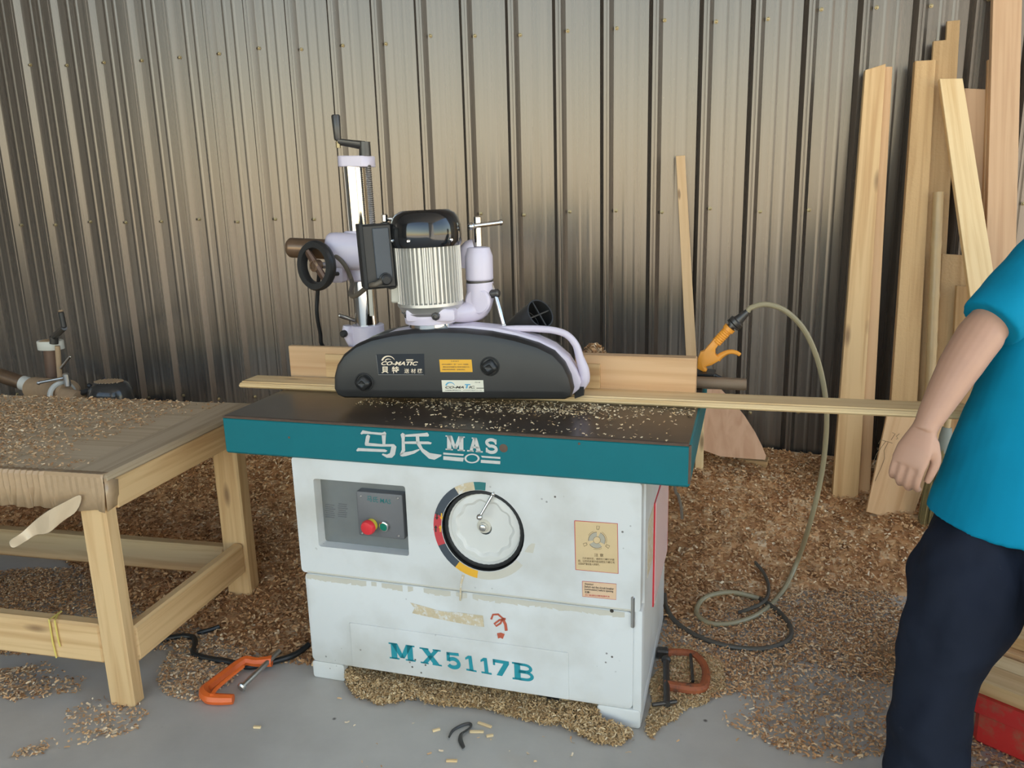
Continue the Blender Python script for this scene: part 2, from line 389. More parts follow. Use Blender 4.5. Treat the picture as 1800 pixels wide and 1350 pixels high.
def inset(P, b):
    n = len(P); area = sum(P[i].x*P[(i+1) % n].y-P[(i+1) % n].x*P[i].y for i in range(n))
    sg = 1 if area > 0 else -1; out = []
    for i in range(n):
        a = (P[i]-P[i-1]); c = (P[(i+1) % n]-P[i])
        a = a.normalized() if a.length > 1e-9 else Vector((1, 0)); c = c.normalized() if c.length > 1e-9 else a
        n1 = Vector((-a.y, a.x))*sg; n2 = Vector((-c.y, c.x))*sg; m = n1+n2
        if m.length < 1e-6: out.append(P[i]+n1*b); continue
        m.normalize(); out.append(P[i]+m*(b/max(.5, m.dot(n1))))
    return out

WM = {}
def place(o, M=None, parent=None):
    M = M or Matrix.Identity(4); COL.objects.link(o)
    if parent is not None:
        o.parent = parent; o.matrix_parent_inverse = WM[parent.name].inverted()
    o.matrix_basis = M; WM[o.name] = M; return o
def fix_normals(me):
    bm = bmesh.new(); bm.from_mesh(me); bmesh.ops.recalc_face_normals(bm, faces=bm.faces); bm.to_mesh(me); bm.free()
def obj(name, mb, mat, parent=None, M=None, smooth=35, label=None, norm=True):
    me = bpy.data.meshes.new(name); me.from_pydata([tuple(p) for p in mb.v], [], mb.f)
    if norm: fix_normals(me)
    me.materials.append(MT(mat))
    if smooth:
        me.polygons.foreach_set('use_smooth', [True]*len(me.polygons)); me.set_sharp_from_angle(angle=math.radians(smooth))
    o = bpy.data.objects.new(name, me); place(o, M, parent)
    if label: o['label'] = label
    return o
def tag(o, label, cat=None, group=None, kind=None):
    o['label'] = label
    if cat: o['category'] = cat
    if group: o['group'] = group
    if kind: o['kind'] = kind
    return o
def thing(name, label, cat, M, group=None):
    o = bpy.data.objects.new(name, None); o.empty_display_size = .05; place(o, M); return tag(o, label, cat, group)
def struct(o, label): o['kind'] = 'structure'; o['label'] = label; return o
def beam_matrix(p0, p1, up=(0, 0, 1)):
    x = (p1-p0).normalized(); z = Vector(up); z = (z-x*z.dot(x)).normalized(); y = z.cross(x)
    return Matrix(((x.x, y.x, z.x, p0.x), (x.y, y.y, z.y, p0.y), (x.z, y.z, z.z, p0.z), (0, 0, 0, 1)))
def timber(name, mat, x, y, z, parent, F, along='x', c=.003, label=None):
    """a squared piece of wood between the given ranges of frame F, its grain along one axis"""
    ce = Vector((sum(x)/2, sum(y)/2, sum(z)/2)); h = Vector((abs(x[1]-x[0])/2, abs(y[1]-y[0])/2, abs(z[1]-z[0])/2))
    R = {'x': Matrix.Identity(4), 'y': Matrix.Rotation(PI/2, 4, 'Z'), 'z': Matrix.Rotation(-PI/2, 4, 'Y')}[along]
    hh = {'x': h, 'y': Vector((h.y, h.x, h.z)), 'z': Vector((h.z, h.y, h.x))}[along]
    return obj(name, MB().box(-hh.x, hh.x, -hh.y, hh.y, -hh.z, hh.z, c), mat, parent, F @ Matrix.Translation(ce) @ R, label=label)

# ------------------------------------------------------------------ lettering
_TX = {}
def text_shape(s, shear=0.0, bold=0.0):
    k = (s, shear, bold)
    if k in _TX: return _TX[k]
    c = bpy.data.curves.new('t', 'FONT'); c.body = s; c.size = 1; c.shear = shear; c.offset = bold; c.resolution_u = 3
    o = bpy.data.objects.new('t', c); COL.objects.link(o)
    dg = bpy.context.evaluated_depsgraph_get(); me = bpy.data.meshes.new_from_object(o.evaluated_get(dg))
    v = [tuple(p.co) for p in me.vertices]; f = [tuple(p.vertices) for p in me.polygons]
    bpy.data.objects.remove(o); bpy.data.curves.remove(c); bpy.data.meshes.remove(me)
    xs = [p[0] for p in v] or [0, 1]; ys = [p[1] for p in v] or [0, 1]
    x0, x1, y0, y1 = min(xs), max(xs), min(ys), max(ys)
    _TX[k] = ([((p[0]-x0)/max(x1-x0, 1e-6), (p[1]-y0)/max(y1-y0, 1e-6)) for p in v], f); return _TX[k]
def write(mb, s, TL, TR, BL, shear=0.0, bold=0.0):
    """lay a line of text into the parallelogram TL, TR, BL"""
    v, f = text_shape(s, shear, bold)
    return mb.add([BL+(TR-TL)*a+(TL-BL)*b for a, b in v], f)
def quad_text(mb, s, F, y, tl, tr, bl, **k):
    return write(mb, s, *[in_frame(F, *p, 1, y) for p in (tl, tr, bl)], **k)
def stroke(pts, w):
    """thick line as quads in unit letter space"""
    P = [Vector(p) for p in pts]; L = []; Rr = []
    for i, p in enumerate(P):
        t = (P[min(i+1, len(P)-1)]-P[max(i-1, 0)]).normalized(); nn = Vector((-t.y, t.x))
        L.append(p+nn*w/2); Rr.append(p-nn*w/2)
    return [[L[i], L[i+1], Rr[i+1], Rr[i]] for i in range(len(P)-1)]
def R4(x0, y0, x1, y1): return [Vector((x0, y0)), Vector((x1, y0)), Vector((x1, y1)), Vector((x0, y1))]
def V2(*a): return [Vector(p) for p in a]
def arc(cx, cy, rx, ry, a0, a1, n=14): return [(cx+rx*math.cos(math.radians(a0+(a1-a0)*i/n)), cy+ry*math.sin(math.radians(a0+(a1-a0)*i/n))) for i in range(n+1)]
GLY = {
 'M': [R4(.08, 0, .30, 1), R4(.70, 0, .92, 1), V2((.08, 1), (.33, 1), (.58, .12), (.42, .12)), V2((.92, 1), (.67, 1), (.42, .12), (.58, .12)), R4(0, 0, .38, .09), R4(.62, 0, 1, .09), R4(0, .91, .3, 1), R4(.7, .91, 1, 1)],
 'X': [V2((.06, 1), (.36, 1), (.94, 0), (.64, 0)), V2((.94, 1), (.72, 1), (.06, 0), (.28, 0)), R4(0, 0, .38, .09), R4(.56, 0, 1, .09), R4(0, .91, .42, 1), R4(.62, .91, 1, 1)],
 '1': [R4(.36, 0, .72, 1), R4(.05, 0, 1, .11), V2((.36, 1), (.02, .84), (.02, .70), (.36, .80))],
 '7': [R4(0, .80, 1, 1), R4(0, .62, .13, 1), V2((.66, .82), (1, .82), (.52, 0), (.18, 0))],
 '5': [R4(.06, .82, .93, 1), R4(.06, .44, .28, 1)] + stroke([(.17, .50)]+arc(.48, .335, .36, .27, 118, -150, 18), .24),
 'B': [R4(.10, 0, .38, 1), R4(0, 0, .5, .10), R4(0, .90, .5, 1)] + stroke([(.3, .93)]+arc(.60, .735, .27, .20, 90, -90, 12)+[(.3, .535)], .15) + stroke([(.3, .50)]+arc(.62, .28, .29, .215, 90, -90, 12)+[(.3, .07)], .16),
 'A': [V2((.14, 0), (.34, 0), (.60, 1), (.40, 1)), V2((.62, 0), (.90, 0), (.62, 1), (.40, 1)), R4(.25, .26, .75, .40), R4(0, 0, .42, .10), R4(.55, 0, 1, .10), R4(.30, .91, .62, 1)],
 'S': stroke(arc(.50, .72, .34, .21, 20, 200, 12)+arc(.50, .28, .36, .22, 110, -160, 14)[0:], .22) + [R4(.76, .62, .88, .97), R4(.10, .03, .22, .36)],
}
def glyph(mb, ch, tl, tr, br, bl, F, y, off=(0, 0), sc=1.0):
    C4 = [Vector((off[0]+p[0]/sc, off[1]+p[1]/sc)) for p in (tl, tr, br, bl)]
    for q in GLY[ch]:
        pts = []
        for p in q:
            a, b = p.x, 1-p.y
            w = (C4[0]*(1-a)+C4[1]*a)*(1-b)+(C4[3]*(1-a)+C4[2]*a)*b
            pts.append(in_frame(F, w.x, w.y, 1, y))
        mb.poly(pts)
for _s in (): pass

# ------------------------------------------------------------------ the setting
fl = obj('floor', MB().box(-14, 5, -4, 4.2, -.12, 0), 'concrete', smooth=0); struct(fl, 'grey concrete workshop floor with dust and stains')
yd = obj('ground', MB().box(-60, 60, -60, 60, -.40, -.10), 'yard', smooth=0); struct(yd, 'pale concrete yard outside the shed')
rf = obj('ceiling', MB().box(-14, 5, -4, 4.2, 6.0, 6.06), 'roof_sheet', smooth=0); struct(rf, 'plain sheet roof over the workshop')
wf = obj('wall_front_added', MB().box(-14, -7.5, -4.1, -4, 0, 6.0), 'roof_sheet', smooth=0); struct(wf, 'plain sheet wall added out of view to narrow the open shed front')  # unseen, added so the left of the back wall reflects less daylight
wf2 = obj('wall_front_right_added', MB().box(2.6, 5, -4.1, -4, 0, 6.0), 'roof_sheet', smooth=0); struct(wf2, 'plain sheet wall added out of view to narrow the open front on the right')  # unseen counterpart, added to darken reflections on the right of the back wall
wl_ = obj('wall_left', MB().box(-14.1, -14, -4, 4.2, 0, 6.0), 'roof_sheet', smooth=0); struct(wl_, 'plain sheet side wall of the shed')
RP = .21; RX0 = -3.2093
wb = MB()
for z in (.4716, 1.394, 2.184, 3.1, 4.0, 5.0): wb.box(-14, 5, WY+.004, WY+.09, z-.04, z+.04)
wall = obj('wall_back', wb, 'galvanised', smooth=0); struct(wall, 'grey corrugated steel back wall with vertical ribs')
prof = []
def rib_profile(x):      # x: screw position; rib lies just left of it
    a = x-.010
    return [(a-.0600, 0), (a-.042, .026), (a-.0330, .026), (a-.0312, .0245), (a-.0288, .0245), (a-.0270, .026), (a-.0180, .026), (a, 0),
            (a+.040, 0), (a+.049, .0009), (a+.054, .0009), (a+.063, 0), (a+.089, 0), (a+.098, .0009), (a+.103, .0009), (a+.112, 0)]
for k in range(-48, 48, 4):
    pr_ = []
    for i in range(4): pr_ += rib_profile(RX0+(k+i)*RP)
    pr_.append((RX0+(k+4)*RP-.010-.0600, 0))
    if pr_[-1][0] > 5.2 or pr_[0][0] < -14.3: continue
    m = MB(); N = len(pr_)
    m.add([(x, WY-d, z) for z in (0, 6.0) for x, d in pr_], [(i, i+1, N+i+1, N+i) for i in range(N-1)])
    obj('wall_sheet', m, 'corrugated_steel', wall, smooth=0, norm=False)
scm = None
for z in (.4716, 1.394, 2.184):
    for i in range(-3, 26):
        jx = random.uniform(-.004, .004); jz = random.uniform(-.012, .012)
        M_ = Matrix.Translation((RX0+i*RP+jx, WY, z+jz))
        if scm is None:
            q = MB().lathe([(.0085, 0), (.0085, -.003), (.0055, -.0035), (.0055, -.009), (.003, -.010)], (0, 0, 0), (0, 1, 0), 8)
            so = obj('screw', q, 'brass', wall, M_); scm = so.data
        else: so = place(bpy.data.objects.new('screw', scm), M_, wall)

# ------------------------------------------------------------------ heaps of shavings
def smooth(t): t = np.clip(t, 0, 1); return t*t*(3-2*t)
_ph = RNG.uniform(0, 6.28, (24, 3))
def fbm(x, y, s=1.0):
    r = 0
    for i in range(24):
        fq = s*(1.6*1.17**i); a = _ph[i, 0]
        r = r + np.sin(fq*(x*math.cos(a)+y*math.sin(a))+_ph[i, 1])*(.82**i)
    return r/3.2
Y0X = [-14, -5, -3.2, -2.6, -2.0, -1.6, -1.3, -1.1, -.5, 0, .2, .45, .8, 1.2, 2.0, 7]
Y0Y = [3.0, 2.9, 2.80, 2.75, 2.5, 2.28, 2.14, 2.15, 2.45, 2.50, 2.62, 2.80, 2.88, 2.95, 3.1, 3.3]
def Hpile(x, y):
    x = np.asarray(x, float); y = np.asarray(y, float)
    y0 = np.interp(x, Y0X, Y0Y)+.13*fbm(x, y, 1.3)
    t = (y-y0)/(3.73-y0)
    top = np.interp(x, [-4, -2.4, -1.4, -.6, .1, .6, .9, 1.6, 3], [.30, .32, .34, .42, .36, .29, .28, .26, .2])
    h = top*smooth(t*.88+.02)**.9 + .036*fbm(x, y, 2.4)*np.clip(t*4, 0, 1) + .012*np.clip(t*20, 0, 1)
    h = h+.085*np.exp(-((x-.97)**2+(y-3.20)**2)/(2*.13**2))          # small mound at the foot of the leaning stack
    return np.where(t > 0, np.maximum(h, .004), 0)
def inside_machine(x, y, pad=0.0):
    p = FM.inverted(); c = p.to_3x3()
    u = c[0][0]*x+c[0][1]*y+p[0][3]; v = c[1][0]*x+c[1][1]*y+p[1][3]
    return (u > .215-pad) & (u < 1.266+pad) & (v > .0-pad) & (v < .655+pad)
def chips(name, P, mat, lo, hi, wlo, whi, parent=None, flat=.5, tint=None, seed=1, curl=.35):
    r = np.random.default_rng(seed); n = len(P)
    L = r.uniform(lo, hi, n); W = r.uniform(wlo, whi, n)
    a = r.uniform(0, 2*PI, n); el = r.normal(0, flat, n)
    d = np.stack([np.cos(a)*np.cos(el), np.sin(a)*np.cos(el), np.sin(el)], 1)
    up = np.stack([r.normal(0, .5, n), r.normal(0, .5, n), np.ones(n)], 1)
    s_ = np.cross(d, up); s_ /= np.linalg.norm(s_, axis=1)[:, None]; nn = np.cross(s_, d)
    c = (L*r.uniform(-curl, curl, n))[:, None]*nn
    A = P-d*L[:, None]/2; B = P+c; C_ = P+d*L[:, None]/2; w = s_*W[:, None]/2
    V = np.stack([A-w, A+w, B-w, B+w, C_-w, C_+w], 1).reshape(-1, 3)
    base = (np.arange(n)*6)[:, None]
    Fq = np.concatenate([base+np.array([0, 1, 3, 2]), base+np.array([2, 3, 5, 4])], 1).reshape(-1, 4)
    me = bpy.data.meshes.new(name); me.vertices.add(len(V)); me.vertices.foreach_set('co', V.ravel())
    me.loops.add(Fq.size); me.loops.foreach_set('vertex_index', Fq.ravel())
    me.polygons.add(len(Fq)); me.polygons.foreach_set('loop_start', np.arange(0, Fq.size, 4)); me.update(calc_edges=True)
    t = r.beta(2.0, 2.6, n) if tint is None else tint(r, n)
    at = me.attributes.new('tint', 'FLOAT', 'FACE'); at.data.foreach_set('value', np.repeat(t, 2).astype(np.float32))
    me.materials.append(MT(mat)); o = bpy.data.objects.new(name, me); place(o, None, parent); return o
# the solid body of the heap
gx = np.arange(-5.6, 3.6, .035); gy = np.linspace(1.9, 3.700, 53)
GX, GY = np.meshgrid(gx, gy, indexing='ij'); GH = Hpile(GX, GY)
m = MB(); idx = -np.ones(GX.shape, int); vs = []; fs = []
ok = GH > 0
for i in range(len(gx)-1):
    for j in range(len(gy)-1):
        if ok[i:i+2, j:j+2].any() and not inside_machine(gx[i]+.017, gy[j]+.017):
            q = []
            for a, b in ((i, j), (i+1, j), (i+1, j+1), (i, j+1)):
                if idx[a, b] < 0: idx[a, b] = len(vs); vs.append((gx[a], gy[b], GH[a, b]-.006 if GH[a, b] > 0 else -.004))
                q.append(int(idx[a, b]))
            fs.append(q)
me = bpy.data.meshes.new('shavings_heap'); me.from_pydata(vs, [], fs); me.polygons.foreach_set('use_smooth', [True]*len(fs))
at = me.attributes.new('tint', 'FLOAT', 'FACE'); at.data.foreach_set('value', RNG.beta(2.1, 2.7, len(fs)).astype(np.float32))
me.materials.append(MT('shavings')); heap = place(bpy.data.objects.new('shavings_heap', me))
tag(heap, 'big heap of brown wood shavings banked against the corrugated wall', 'wood shavings', kind='stuff')
def scatter(n, x0, x1, y0, y1, keep):
    x = RNG.uniform(x0, x1, n); y = RNG.uniform(y0, y1, n); k = keep(x, y); return x[k], y[k]
x, y = scatter(214000, -5.5, 3.55, 1.9, 3.685, lambda x, y: (Hpile(x, y) > .002) & ~inside_machine(x, y, .005))
P = np.stack([x, y, Hpile(x, y)+RNG.uniform(-.004, .007, len(x))], 1)
o = chips('shaving_layer', P, 'shavings', .010, .022, .004, .009, heap, flat=.30, seed=2, tint=lambda r, n: np.clip(r.beta(2.1, 2.7, n)+.12*fbm(P[:, 0], P[:, 1], 1.0), 0, 1)); o['kind'] = 'stuff'

# thin drifts on the bare floor, outlined from the photograph: (outline in pixels, chips per m2, light or dark)
def poly_mask(poly, x, y):
    ins = np.zeros(len(x), bool); n = len(poly)
    for i in range(n):
        x1, y1 = poly[i]; x2, y2 = poly[(i+1) % n]
        c = ((y1 > y) != (y2 > y)) & (x < (x2-x1)*(y-y1)/((y2-y1) if abs(y2-y1) > 1e-9 else 1e-9)+x1); ins ^= c
    return ins
drifts = [
 ([(1150, 1130), (1180, 1040), (1300, 1000), (1420, 980), (1640, 980), (1660, 1130), (1600, 1210), (1500, 1200), (1400, 1170), (1300, 1215), (1215, 1235), (1160, 1260)], 30000, .0),
 ([(1215, 1235), (1300, 1215), (1400, 1170), (1500, 1200), (1600, 1210), (1590, 1330), (1480, 1345), (1400, 1330), (1330, 1300), (1270, 1270)], 16000, .0),
 ([(1700, 1270), (1800, 1320), (1830, 1420), (1680, 1420)], 16000, .0),
 ([(275, 1205), (300, 1140), (360, 1110), (535, 1120), (530, 1160), (440, 1165), (420, 1200), (345, 1235), (290, 1225)], 26000, .14),
 ([(0, 1180), (90, 1165), (140, 1200), (135, 1225), (60, 1230), (0, 1232)], 22000, .05),
 ([(115, 1250), (190, 1225), (250, 1250), (252, 1270), (130, 1320), (40, 1340), (20, 1332), (110, 1290)], 20000, .1),
 ([(-200, 1010), (170, 1000), (300, 1030), (420, 1040), (330, 1130), (250, 1150), (60, 1150), (-200, 1160)], 30000, .0),
 ([(600, 1330), (1200, 1340), (1500, 1345), (1500, 1420), (300, 1420)], 60, .2),
 ([(520, 1215), (1100, 1300), (1250, 1290), (1500, 1345), (700, 1345)], 90, .2),
]
PX = []; PT = []
for pl, den, tn in drifts:
    W_ = [on_z(a, b, 0) for a, b in pl]; xs = [p.x for p in W_]; ys = [p.y for p in W_]
    area = (max(xs)-min(xs))*(max(ys)-min(ys)); n = int(area*den)
    x = RNG.uniform(min(xs), max(xs), n); y = RNG.uniform(min(ys), max(ys), n)
    jx, jy = x+.03*fbm(x, y, 6), y+.03*fbm(y, x, 6)
    k = poly_mask([(p.x, p.y) for p in W_], jx, jy) & (Hpile(x, y) < .002) & ~inside_machine(x, y, .0)
    if den > 1000: k &= (fbm(x, y, 3.0)+.35*fbm(y, x, 9.0) > RNG.uniform(-.75, -.15, n)+.55*(den == 16000))
    x, y = x[k], y[k]; PX.append(np.stack([x, y, RNG.uniform(.001, .006+.006*(den > 5000), len(x))], 1)); PT.append(np.full(len(x), tn))
PX = np.concatenate(PX); PT = np.concatenate(PT)
o = chips('floor_shavings', PX, 'shavings', .006, .017, .0025, .006, None, flat=.18, seed=3, tint=lambda r, n: np.clip(r.beta(2.4, 2.2, n)+PT, 0, 1))
tag(o, 'thin drifts of loose shavings scattered over the concrete', 'wood shavings', kind='stuff')

# fine yellow sawdust ridge that has run out from under the machine
rp_ = [(602, 1172), (640, 1178), (760, 1200), (900, 1226), (1050, 1250), (1066, 1285), (1112, 1302), (1090, 1312), (1055, 1310), (1020, 1290), (990, 1272), (900, 1262), (850, 1250), (740, 1236), (660, 1236), (615, 1222)]
rw = [on_z(a, b, 0) for a, b in rp_]
rq = [on_z(a, b, 0) for a, b in [(1126, 1290), (1146, 1215), (1168, 1150), (1215, 1142), (1262, 1170), (1275, 1215), (1225, 1240), (1196, 1262), (1160, 1280), (1138, 1304)]]
def ridge(poly, n, hmax, seed):
    xs = [p.x for p in poly]; ys = [p.y for p in poly]; r = np.random.default_rng(seed)
    x = r.uniform(min(xs), max(xs), n*6); y = r.uniform(min(ys), max(ys), n*6)
    jx, jy = x+.026*fbm(x, y, 12), y+.026*fbm(y, x, 12)
    k = poly_mask([(p.x, p.y) for p in poly], jx, jy); x, y = x[k][:n], y[k][:n]
    c = FM.inverted(); v = c[1][0]*x+c[1][1]*y+c[1][3]
    h = hmax*np.clip(1+v*8, .08, 1)*(.75+.5*fbm(x, y, 8.0))
    return np.stack([x, y, h*r.uniform(0, 1, len(x))**.6], 1)
Pr = np.concatenate([ridge(rw, 22000, .046, 5), ridge(rq, 12000, .012, 6)])
o = chips('sawdust_ridge', Pr, 'sawdust', .006, .016, .002, .0045, None, flat=.35, seed=7)
tag(o, 'fine yellow sawdust spilling from under the white machine', 'sawdust', kind='stuff')

# ------------------------------------------------------------------ spindle moulder
def MP(px, py, y=0.0): return in_frame(FM, px, py, 1, y)          # pixel -> machine frame on a plane parallel to its front
TW, TH, TT = 1.381, .86, .118
mach = thing('spindle_moulder', 'white spindle moulder cabinet with thick teal-edged cast iron table', 'machine', FM @ Matrix.Translation((.74, .33, 0)))
# table: dark top plate, teal rim
tt = obj('table', MB().box(0, TW, 0, .80, TH-TT, TH-.004, .006), 'teal_paint', mach, FM, label='teal painted table casting')
obj('table_surface', MB().box(.004, TW-.004, .004, .796, TH-.006, TH, .003), 'cast_top', tt, FM, label='dark brown worn steel table surface')
obj('edge_wear', MB().tube([(.005, .0015, TH-.004), (TW-.005, .0015, TH-.004)], .004, 6).tube([(TW-.002, .004, TH-.005), (TW-.002, .004, TH-TT+.01)], .004, 6), 'edge_rust', tt, FM, label='bare rusty edge of the table')
lg = MB()
def tr(pts): lg.poly([MP(600+x/5.625, 730+y/5.625, -.0012) for x, y in pts])
for q in [
 [(188, 180), (210, 148), (300, 165), (405, 172), (430, 160), (445, 178), (440, 197), (400, 197), (300, 186), (215, 183), (200, 190)],
 [(398, 190), (442, 180), (435, 288), (408, 292)],
 [(245, 205), (262, 190), (285, 205), (270, 275), (265, 300), (235, 297), (232, 280)],
 [(235, 300), (262, 272), (400, 285), (520, 285), (545, 310), (530, 390), (500, 420), (450, 420), (400, 390), (408, 378), (450, 388), (480, 375), (495, 310), (400, 310), (262, 303)],
 [(148, 345), (165, 323), (200, 325), (430, 336), (455, 350), (440, 364), (180, 354), (155, 357)],
 [(585, 190), (605, 172), (632, 190), (626, 250), (632, 350), (605, 385), (582, 395), (578, 385), (598, 340), (596, 230)],
 [(620, 192), (720, 184), (820, 176), (850, 170), (868, 195), (860, 210), (740, 210), (625, 213)],
 [(620, 260), (720, 257), (860, 259), (895, 270), (885, 287), (740, 284), (622, 282)],
 [(578, 385), (605, 368), (700, 354), (770, 332), (775, 344), (720, 379), (640, 403), (605, 408), (585, 403)],
 [(735, 195), (768, 195), (774, 260), (806, 328), (874, 373), (960, 386), (992, 390), (987, 405), (920, 440), (866, 428), (796, 364), (742, 282)],
 [(1008, 368), (1212, 385), (1205, 401), (1008, 388)], [(1008, 403), (1212, 420), (1203, 458), (1008, 440)],
 [(1380, 400), (1572, 413), (1572, 432), (1392, 418)], [(1380, 440), (1572, 453), (1570, 484), (1378, 470)]]: tr(q)
ring = [(1292+75*math.cos(a), 427+48*math.sin(a)) for a in np.linspace(0, 2*PI, 25)]
rin = [(1292+56*math.cos(a), 427+35*math.sin(a)) for a in np.linspace(0, 2*PI, 25)]
for i in range(24): tr([ring[i], ring[i+1], rin[i+1], rin[i]])
for ch, q in (('M', [(1030, 198), (1222, 210), (1222, 356), (1030, 342)]), ('A', [(1243, 216), (1398, 226), (1398, 369), (1243, 357)]), ('S', [(1415, 228), (1550, 236), (1552, 380), (1415, 370)])):
    glyph(lg, ch, *q, FM, -.0012, (600, 730), 5.625)
obj('lettering', lg, 'worn_white', tt, FM, smooth=0, norm=False, label='worn white maker name lettering 马氏 MAS')
sp = MP(885, 788, -.001)
obj('rust_spot', MB().lathe([(.0001, -.0005), (.012, -.0003)], sp+Vector((0, .0008, 0)), (0, 1, 0), 14), 'edge_rust', tt, FM)
for a, b in ((508, 769), (1018, 780)): obj('bolt_hole', MB().lathe([(.0035, 0), (.0001, .001)], MP(a, b, -.001), (0, 1, 0), 10), 'edge_rust', tt, FM)
# cabinet
U0, U1, CV0, CV1, CZ0, CZ1 = .219, 1.262, .012, .655, .047, TH-TT
zg = MP(820, 1043, CV0).z                                             # step between upper panel and lower door
body = obj('cabinet', MB().box(U0+.004, U1, CV0+.045, CV1, CZ0, CZ1, .016), 'white_paint', mach, FM)
pa, pb = MP(553, 843, CV0), MP(714, 972, CV0)
rc = (MP(556, 906, CV0).x, MP(715, 906, CV0).x, MP(632, 968, CV0).z, MP(632, 848, CV0).z)
wc = MP(848, 934, CV0); WR = .1225
def rrect(x0, x1, z0, z1, r, n=5):
    P = []
    for cx, cz, a in ((x1-r, z1-r, 0), (x0+r, z1-r, 90), (x0+r, z0+r, 180), (x1-r, z0+r, 270)):
        P += [(cx+r*math.cos(math.radians(a+90*i/n)), cz+r*math.sin(math.radians(a+90*i/n))) for i in range(n+1)]
    return P
up = MB().slab(rrect(U0, U1-.004, zg+.006, CZ1, .012), [rrect(*rc, .008)[::-1], [(wc.x+WR*math.cos(a), wc.z+WR*math.sin(a)) for a in np.linspace(0, -2*PI, 49)[:-1]]], CV0, CV0+.046)
upo = obj('upper_panel', up, 'white_paint', mach, FM)
obj('panel_edge', MB().tube([(U0+.02, CV0+.004, zg+.009), (U1-.02, CV0+.004, zg+.009)], .005, 8), 'pale_residue', upo, FM, label='stained step along the bottom of the upper panel')
dor = obj('door', MB().prism(rrect(U0+.004, U1-.022, CZ0+.012, zg+.002, .018), CV0+.004, CV0+.05, .008), 'white_paint', mach, FM, label='white lower door of the machine')
sidepost = obj('corner_post', MB().prism(rrect(U1-.024, U1+.001, CZ0-.03, zg+.004, .006), CV0+.010, CV0+.06, .004), 'white_paint', mach, FM)
for x0, x1 in ((U0+.002, U0+.115), (U1-.125, U1)): obj('foot', MB().prism(rrect(x0, x1, 0, CZ0+.013, .010), CV0+.006, CV1-.02, .006), 'white_paint', mach, FM)
lt = MP(1113, 1075, CV0)
obj('latch', MB().box(lt.x-.006, lt.x+.004, CV0-.004, CV0+.012, lt.z-.05, lt.z+.045, .003), 'steel', dor, FM, label='steel door latch')
kh = MP(1075, 1075, CV0); obj('keyhole', MB().lathe([(.0055, 0), (.0001, .0005)], (kh.x, CV0+.0035, kh.z), (0, 1, 0), 14), 'print_black', dor, FM)
# name plate field with MX5117B
n0, n1 = MP(614, 1112, CV0), MP(1000, 1215, CV0)
npf = obj('name_field', MB().prism(rrect(n0.x, n1.x, MP(810, 1202, CV0).z, MP(810, 1122, CV0).z, .006), CV0+.0005, CV0+.006, .005, .0035), 'white_paint', dor, FM, label='embossed white rectangle carrying the model number')
lg = MB()
for ch, q in (('M', [(355, 125), (550, 152), (560, 272), (365, 245)]), ('X', [(588, 162), (748, 185), (758, 307), (598, 280)]), ('5', [(785, 197), (890, 208), (910, 330), (790, 314)]),
              ('1', [(930, 222), (1000, 230), (1020, 350), (938, 335)]), ('1', [(1045, 238), (1115, 246), (1134, 370), (1052, 355)]), ('7', [(1140, 250), (1262, 270), (1270, 390), (1148, 368)]), ('B', [(1285, 272), (1445, 298), (1455, 424), (1290, 402)])):
    glyph(lg, ch, *q, FM, CV0-.0004, (600, 1100), 4.2857)
obj('model_number', lg, 'print_teal', npf, FM, smooth=0, norm=False, label='teal slab lettering MX5117B')
# stains with shapes of their own
lg = MB().poly([MP(540+x/4.5, 820+y/4.5, CV0+.0032) for x, y in [(812, 1075), (900, 1100), (1060, 1145), (1200, 1155), (1390, 1180), (1400, 1270), (1330, 1262), (1180, 1235), (960, 1190), (830, 1160), (850, 1120)]])
obj('tape_mark', lg, 'tape_residue', dor, FM, smooth=0, norm=False, label='tan tape residue')
lg = MB()
for w_, pts in ((16, [(1455, 1210), (1470, 1172), (1510, 1170), (1545, 1200), (1530, 1240), (1495, 1262), (1480, 1245), (1520, 1215), (1570, 1205)]), (22, [(1545, 1200), (1568, 1250), (1575, 1300)]), (42, [(1505, 1340), (1530, 1335), (1555, 1345)])):
    for q in stroke(pts, w_): lg.poly([MP(540+p.x/4.5, 820+p.y/4.5, CV0+.0030) for p in q])
obj('red_scrawl', lg, 'red_scrawl', dor, FM, smooth=0, norm=False, label='red scrawled mark')
bd_ = MB(); rr_ = random.Random(3); xs_ = np.linspace(U0+.012, U1-.03, 60)
for i in range(59):
    if rr_.random() < .86: bd_.poly([(xs_[i], CV0+.0036, zg-.002), (xs_[i+1], CV0+.0036, zg-.002), (xs_[i+1], CV0+.0036, zg-.014-rr_.random()*.008), (xs_[i], CV0+.0036, zg-.014-rr_.random()*.008)])
o = obj('dust_band', bd_, 'pale_residue', dor, FM, smooth=0, norm=False, label='beige dust band along the top of the door'); o['kind'] = 'stuff'
# control recess
ctl = obj('control_recess', MB().box(rc[0]-.004, rc[1]+.004, CV0+.040, CV0+.046, rc[2]-.004, rc[3]+.004), 'plate_steel', upo, FM, smooth=0, label='brushed steel control plate in a recess')
b0, b1 = MP(628, 906, CV0+.01), MP(709, 906, CV0+.01); bz1, bz0 = MP(668, 867, CV0+.01).z, MP(668, 945, CV0+.01).z
swb = obj('switch_box', MB().prism(rrect(b0.x, b1.x, bz0, bz1, .006), CV0+.010, CV0+.041, .004), 'box_grey', mach, FM, label='dark grey switch box')
lg = MB(); quad_text(lg, '马氏 MAS', FM, CV0+.0094, (645, 871), (687, 877), (645, 881), bold=.01); obj('box_lettering', lg, 'print_dimteal', swb, FM, smooth=0, norm=False)
for a, b in ((634, 872), (699, 876), (637, 937), (701, 942)): obj('screw', MB().lathe([(.0032, 0), (.0032, -.002), (.002, -.003)], MP(a, b, CV0+.010), (0, 1, 0), 10), 'steel', swb, FM)
